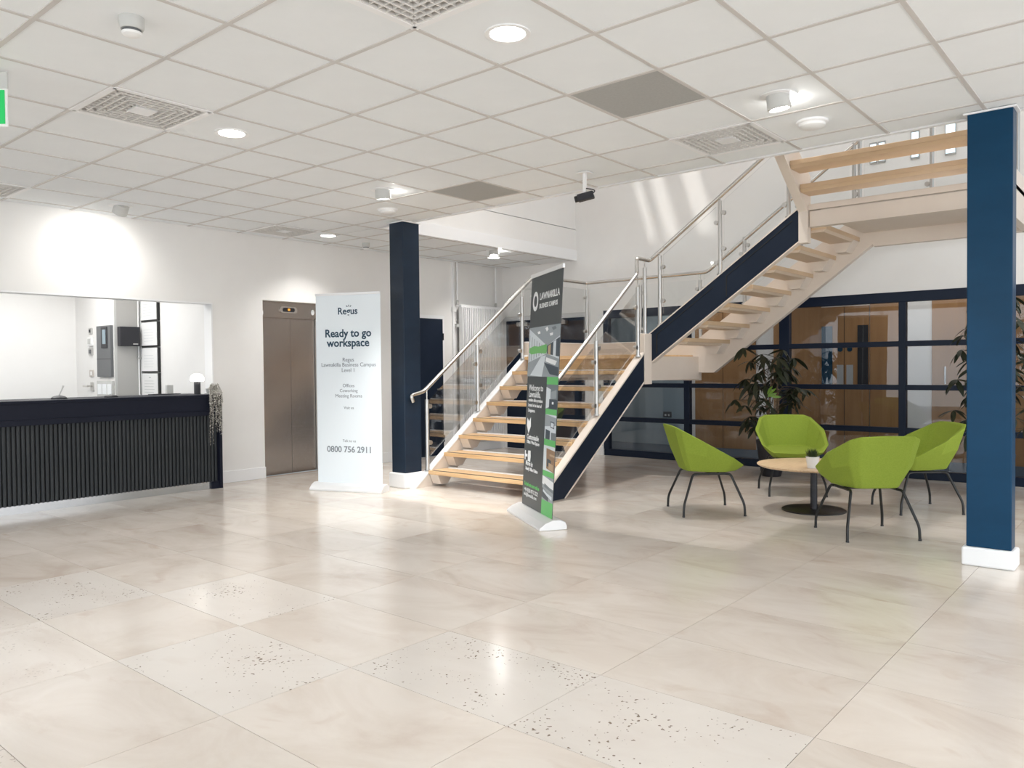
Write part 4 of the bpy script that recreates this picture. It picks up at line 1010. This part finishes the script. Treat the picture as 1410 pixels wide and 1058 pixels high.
def disc(x, y, label):
    t = thing('ceiling_disc', label, 'ceiling speaker', (x, y, H), 'white ceiling discs')
    build('rim', MB().lathe([(.001,.004),(.10,.004),(.10,-.008),(.092,-.014),(.001,-.014)], (x,y,H), 40), trim_m, t, smooth=True)
    build('dome', MB().lathe([(.084,-.013),(.082,-.030),(.06,-.042),(.001,-.046)], (x,y,H), 36), white_m, t, smooth=True)
disc(5.226, 1.83, 'white domed ceiling disc between the drum spotlight and stair opening')
disc(5.242, 6.019, 'white domed ceiling disc above the navy column')
def smoke(x, y, label, s=1.0):
    t = thing('smoke_detector', label, 'smoke detector', (x, y, H), 'smoke detectors')
    build('base', MB().lathe([(.054*s,.004),(.054*s,-.012),(.052*s,-.04),(.046*s,-.05),(.001,-.05)], (x,y,H), 36), lgrey_m, t, smooth=True)
    build('chamber', MB().lathe([(.040*s,-.05),(.040*s,-.062),(.001,-.062)], (x,y,H), 30), greyp_m, t, smooth=True)
    build('cap', MB().lathe([(.044*s,-.062),(.040*s,-.072),(.02*s,-.082),(.001,-.083)], (x,y,H), 30), white_m, t, smooth=True)
smoke(1.641, 3.599, 'round smoke detector at upper left of the ceiling')
smoke(6.441, 7.816, 'distant round smoke detector right of the lift', .9)
# projector-like camera
pc = thing('ceiling_camera', 'small black camera on a white drop bracket under the ceiling edge', 'security camera', (5.33, 3.70, H))
cx, cy = 5.33, 3.70
build('mount_plate', MB().box(cx-.05, cx+.05, cy-.05, cy+.05, H-.008, H), white_m, pc, bevel=.002)
build('drop_arm', MB().box(cx-.012, cx+.012, cy-.012, cy+.012, H-.17, H-.006), white_m, pc)
cb_ = MB().box(-.075,.06,-.035,.035,-.03,.028)
q = Matrix.Rotation(math.radians(-128), 4, 'Z') @ Matrix.Rotation(math.radians(18), 4, 'Y')
q = Matrix.Rotation(math.radians(118), 4, 'Z') @ Matrix.Rotation(math.radians(12), 4, 'Y')
def xf(mb, mtx, c): mb.v = [tuple(mtx @ Vector(v)+Vector(c)) for v in mb.v]; return mb
cc = (cx, cy, H-.195)
build('body', xf(cb_, q, cc), blackp_m, pc, bevel=.008)
build('lens', xf(MB().tube([(.055,0,-.002),(.085,0,-.002)], .026, 20), q, cc), black_m, pc, smooth=True)
build('port_label', xf(MB().box(-.077,-.074,-.01,.02,-.01,.012), q, cc), white_m, pc)
build('cable', MB().tube(curve([(cx,cy-.012,H-.13),(cx+.03,cy-.06,H-.14),(cx+.02,cy-.09,H-.16),(cx-.01,cy-.06,H-.19)], .03), .005, 6), blackp_m, pc, smooth=True)
# exit sign: at left edge, hangs from the ceiling
er = Vector((R_.x, R_.y, 0)).normalized(); en = Vector((er.y, -er.x, 0))
if en.dot(Vector((-1,-3,0))) < 0: en = -en
exc = Vector((1.485, 4.695, 0))-er*.20
ex = thing('exit_sign', 'green illuminated exit sign hanging from the ceiling at the left edge', 'exit sign', (exc.x, exc.y, H))
def sgn_box(u0, u1, z0, z1, n0, n1):
    P = []
    for z in (z0, z1):
        for (u, n) in ((u0,n0),(u1,n0),(u1,n1),(u0,n1)): P.append(exc+er*u+en*n+Vector((0,0,z)))
    return MB().add(P, [(3,2,1,0),(4,5,6,7),(0,1,5,4),(1,2,6,5),(2,3,7,6),(3,0,4,7)])
build('housing', sgn_box(-.20,.20,2.578,2.780,-.012,.0), white_m, ex, bevel=.006)
build('legend_panel', sgn_box(-.188,.188,2.592,2.768,.001,.003), exit_m, ex)
build('bracket', sgn_box(.135,.205,2.775,2.865,-.010,.004), lgrey_m, ex, bevel=.012)
build('bracket', sgn_box(-.205,-.135,2.775,2.865,-.010,.004), lgrey_m, ex, bevel=.012)
ar = MB()
for pts in ([(-.02,-.012),(.06,-.012),(.06,.012),(-.02,.012)], [(-.02,-.045),(-.02,.045),(-.075,0)]):
    ar.add([exc+er*(x-.06)+en*.004+Vector((0,0,2.68+z)) for x, z in pts], [tuple(range(len(pts)))])
build('arrow', ar, exitw_m, ex)
# unseen spotlights added under the stair void roof to brighten seating and cast shadows
for k, (x_, y_, w_) in enumerate(((6.7, 3.6, 400), (7.7, .7, 360), (6.9, -1.5, 200), (6.6, 5.9, 260))):
    t = thing('roof_fill_spot', 'added unseen spotlight high in the stair void roof, '+('above the table side','above the glazed screen','beyond the blue column','above the lower stair flight')[k], 'ceiling light', (x_, y_, 6.2))
    build('rim', MB().lathe([(.085,-.03),(.11,-.028),(.11,0),(.085,0)], (x_,y_,6.198), 32), trim_m, t, smooth=True)
    build('lens', MB().lathe([(.001,-.024),(.084,-.024),(.084,-.018),(.001,-.018)], (x_,y_,6.198), 24), lampon_m, t)
    l = lamp('SPOT', 'roof_fill_beam', (0,0,0), w_, (1,.96,.92), spot_size=math.radians(75), spot_blend=.8, shadow_soft_size=.06); l.parent = t; l.location = (0,0,-.06)
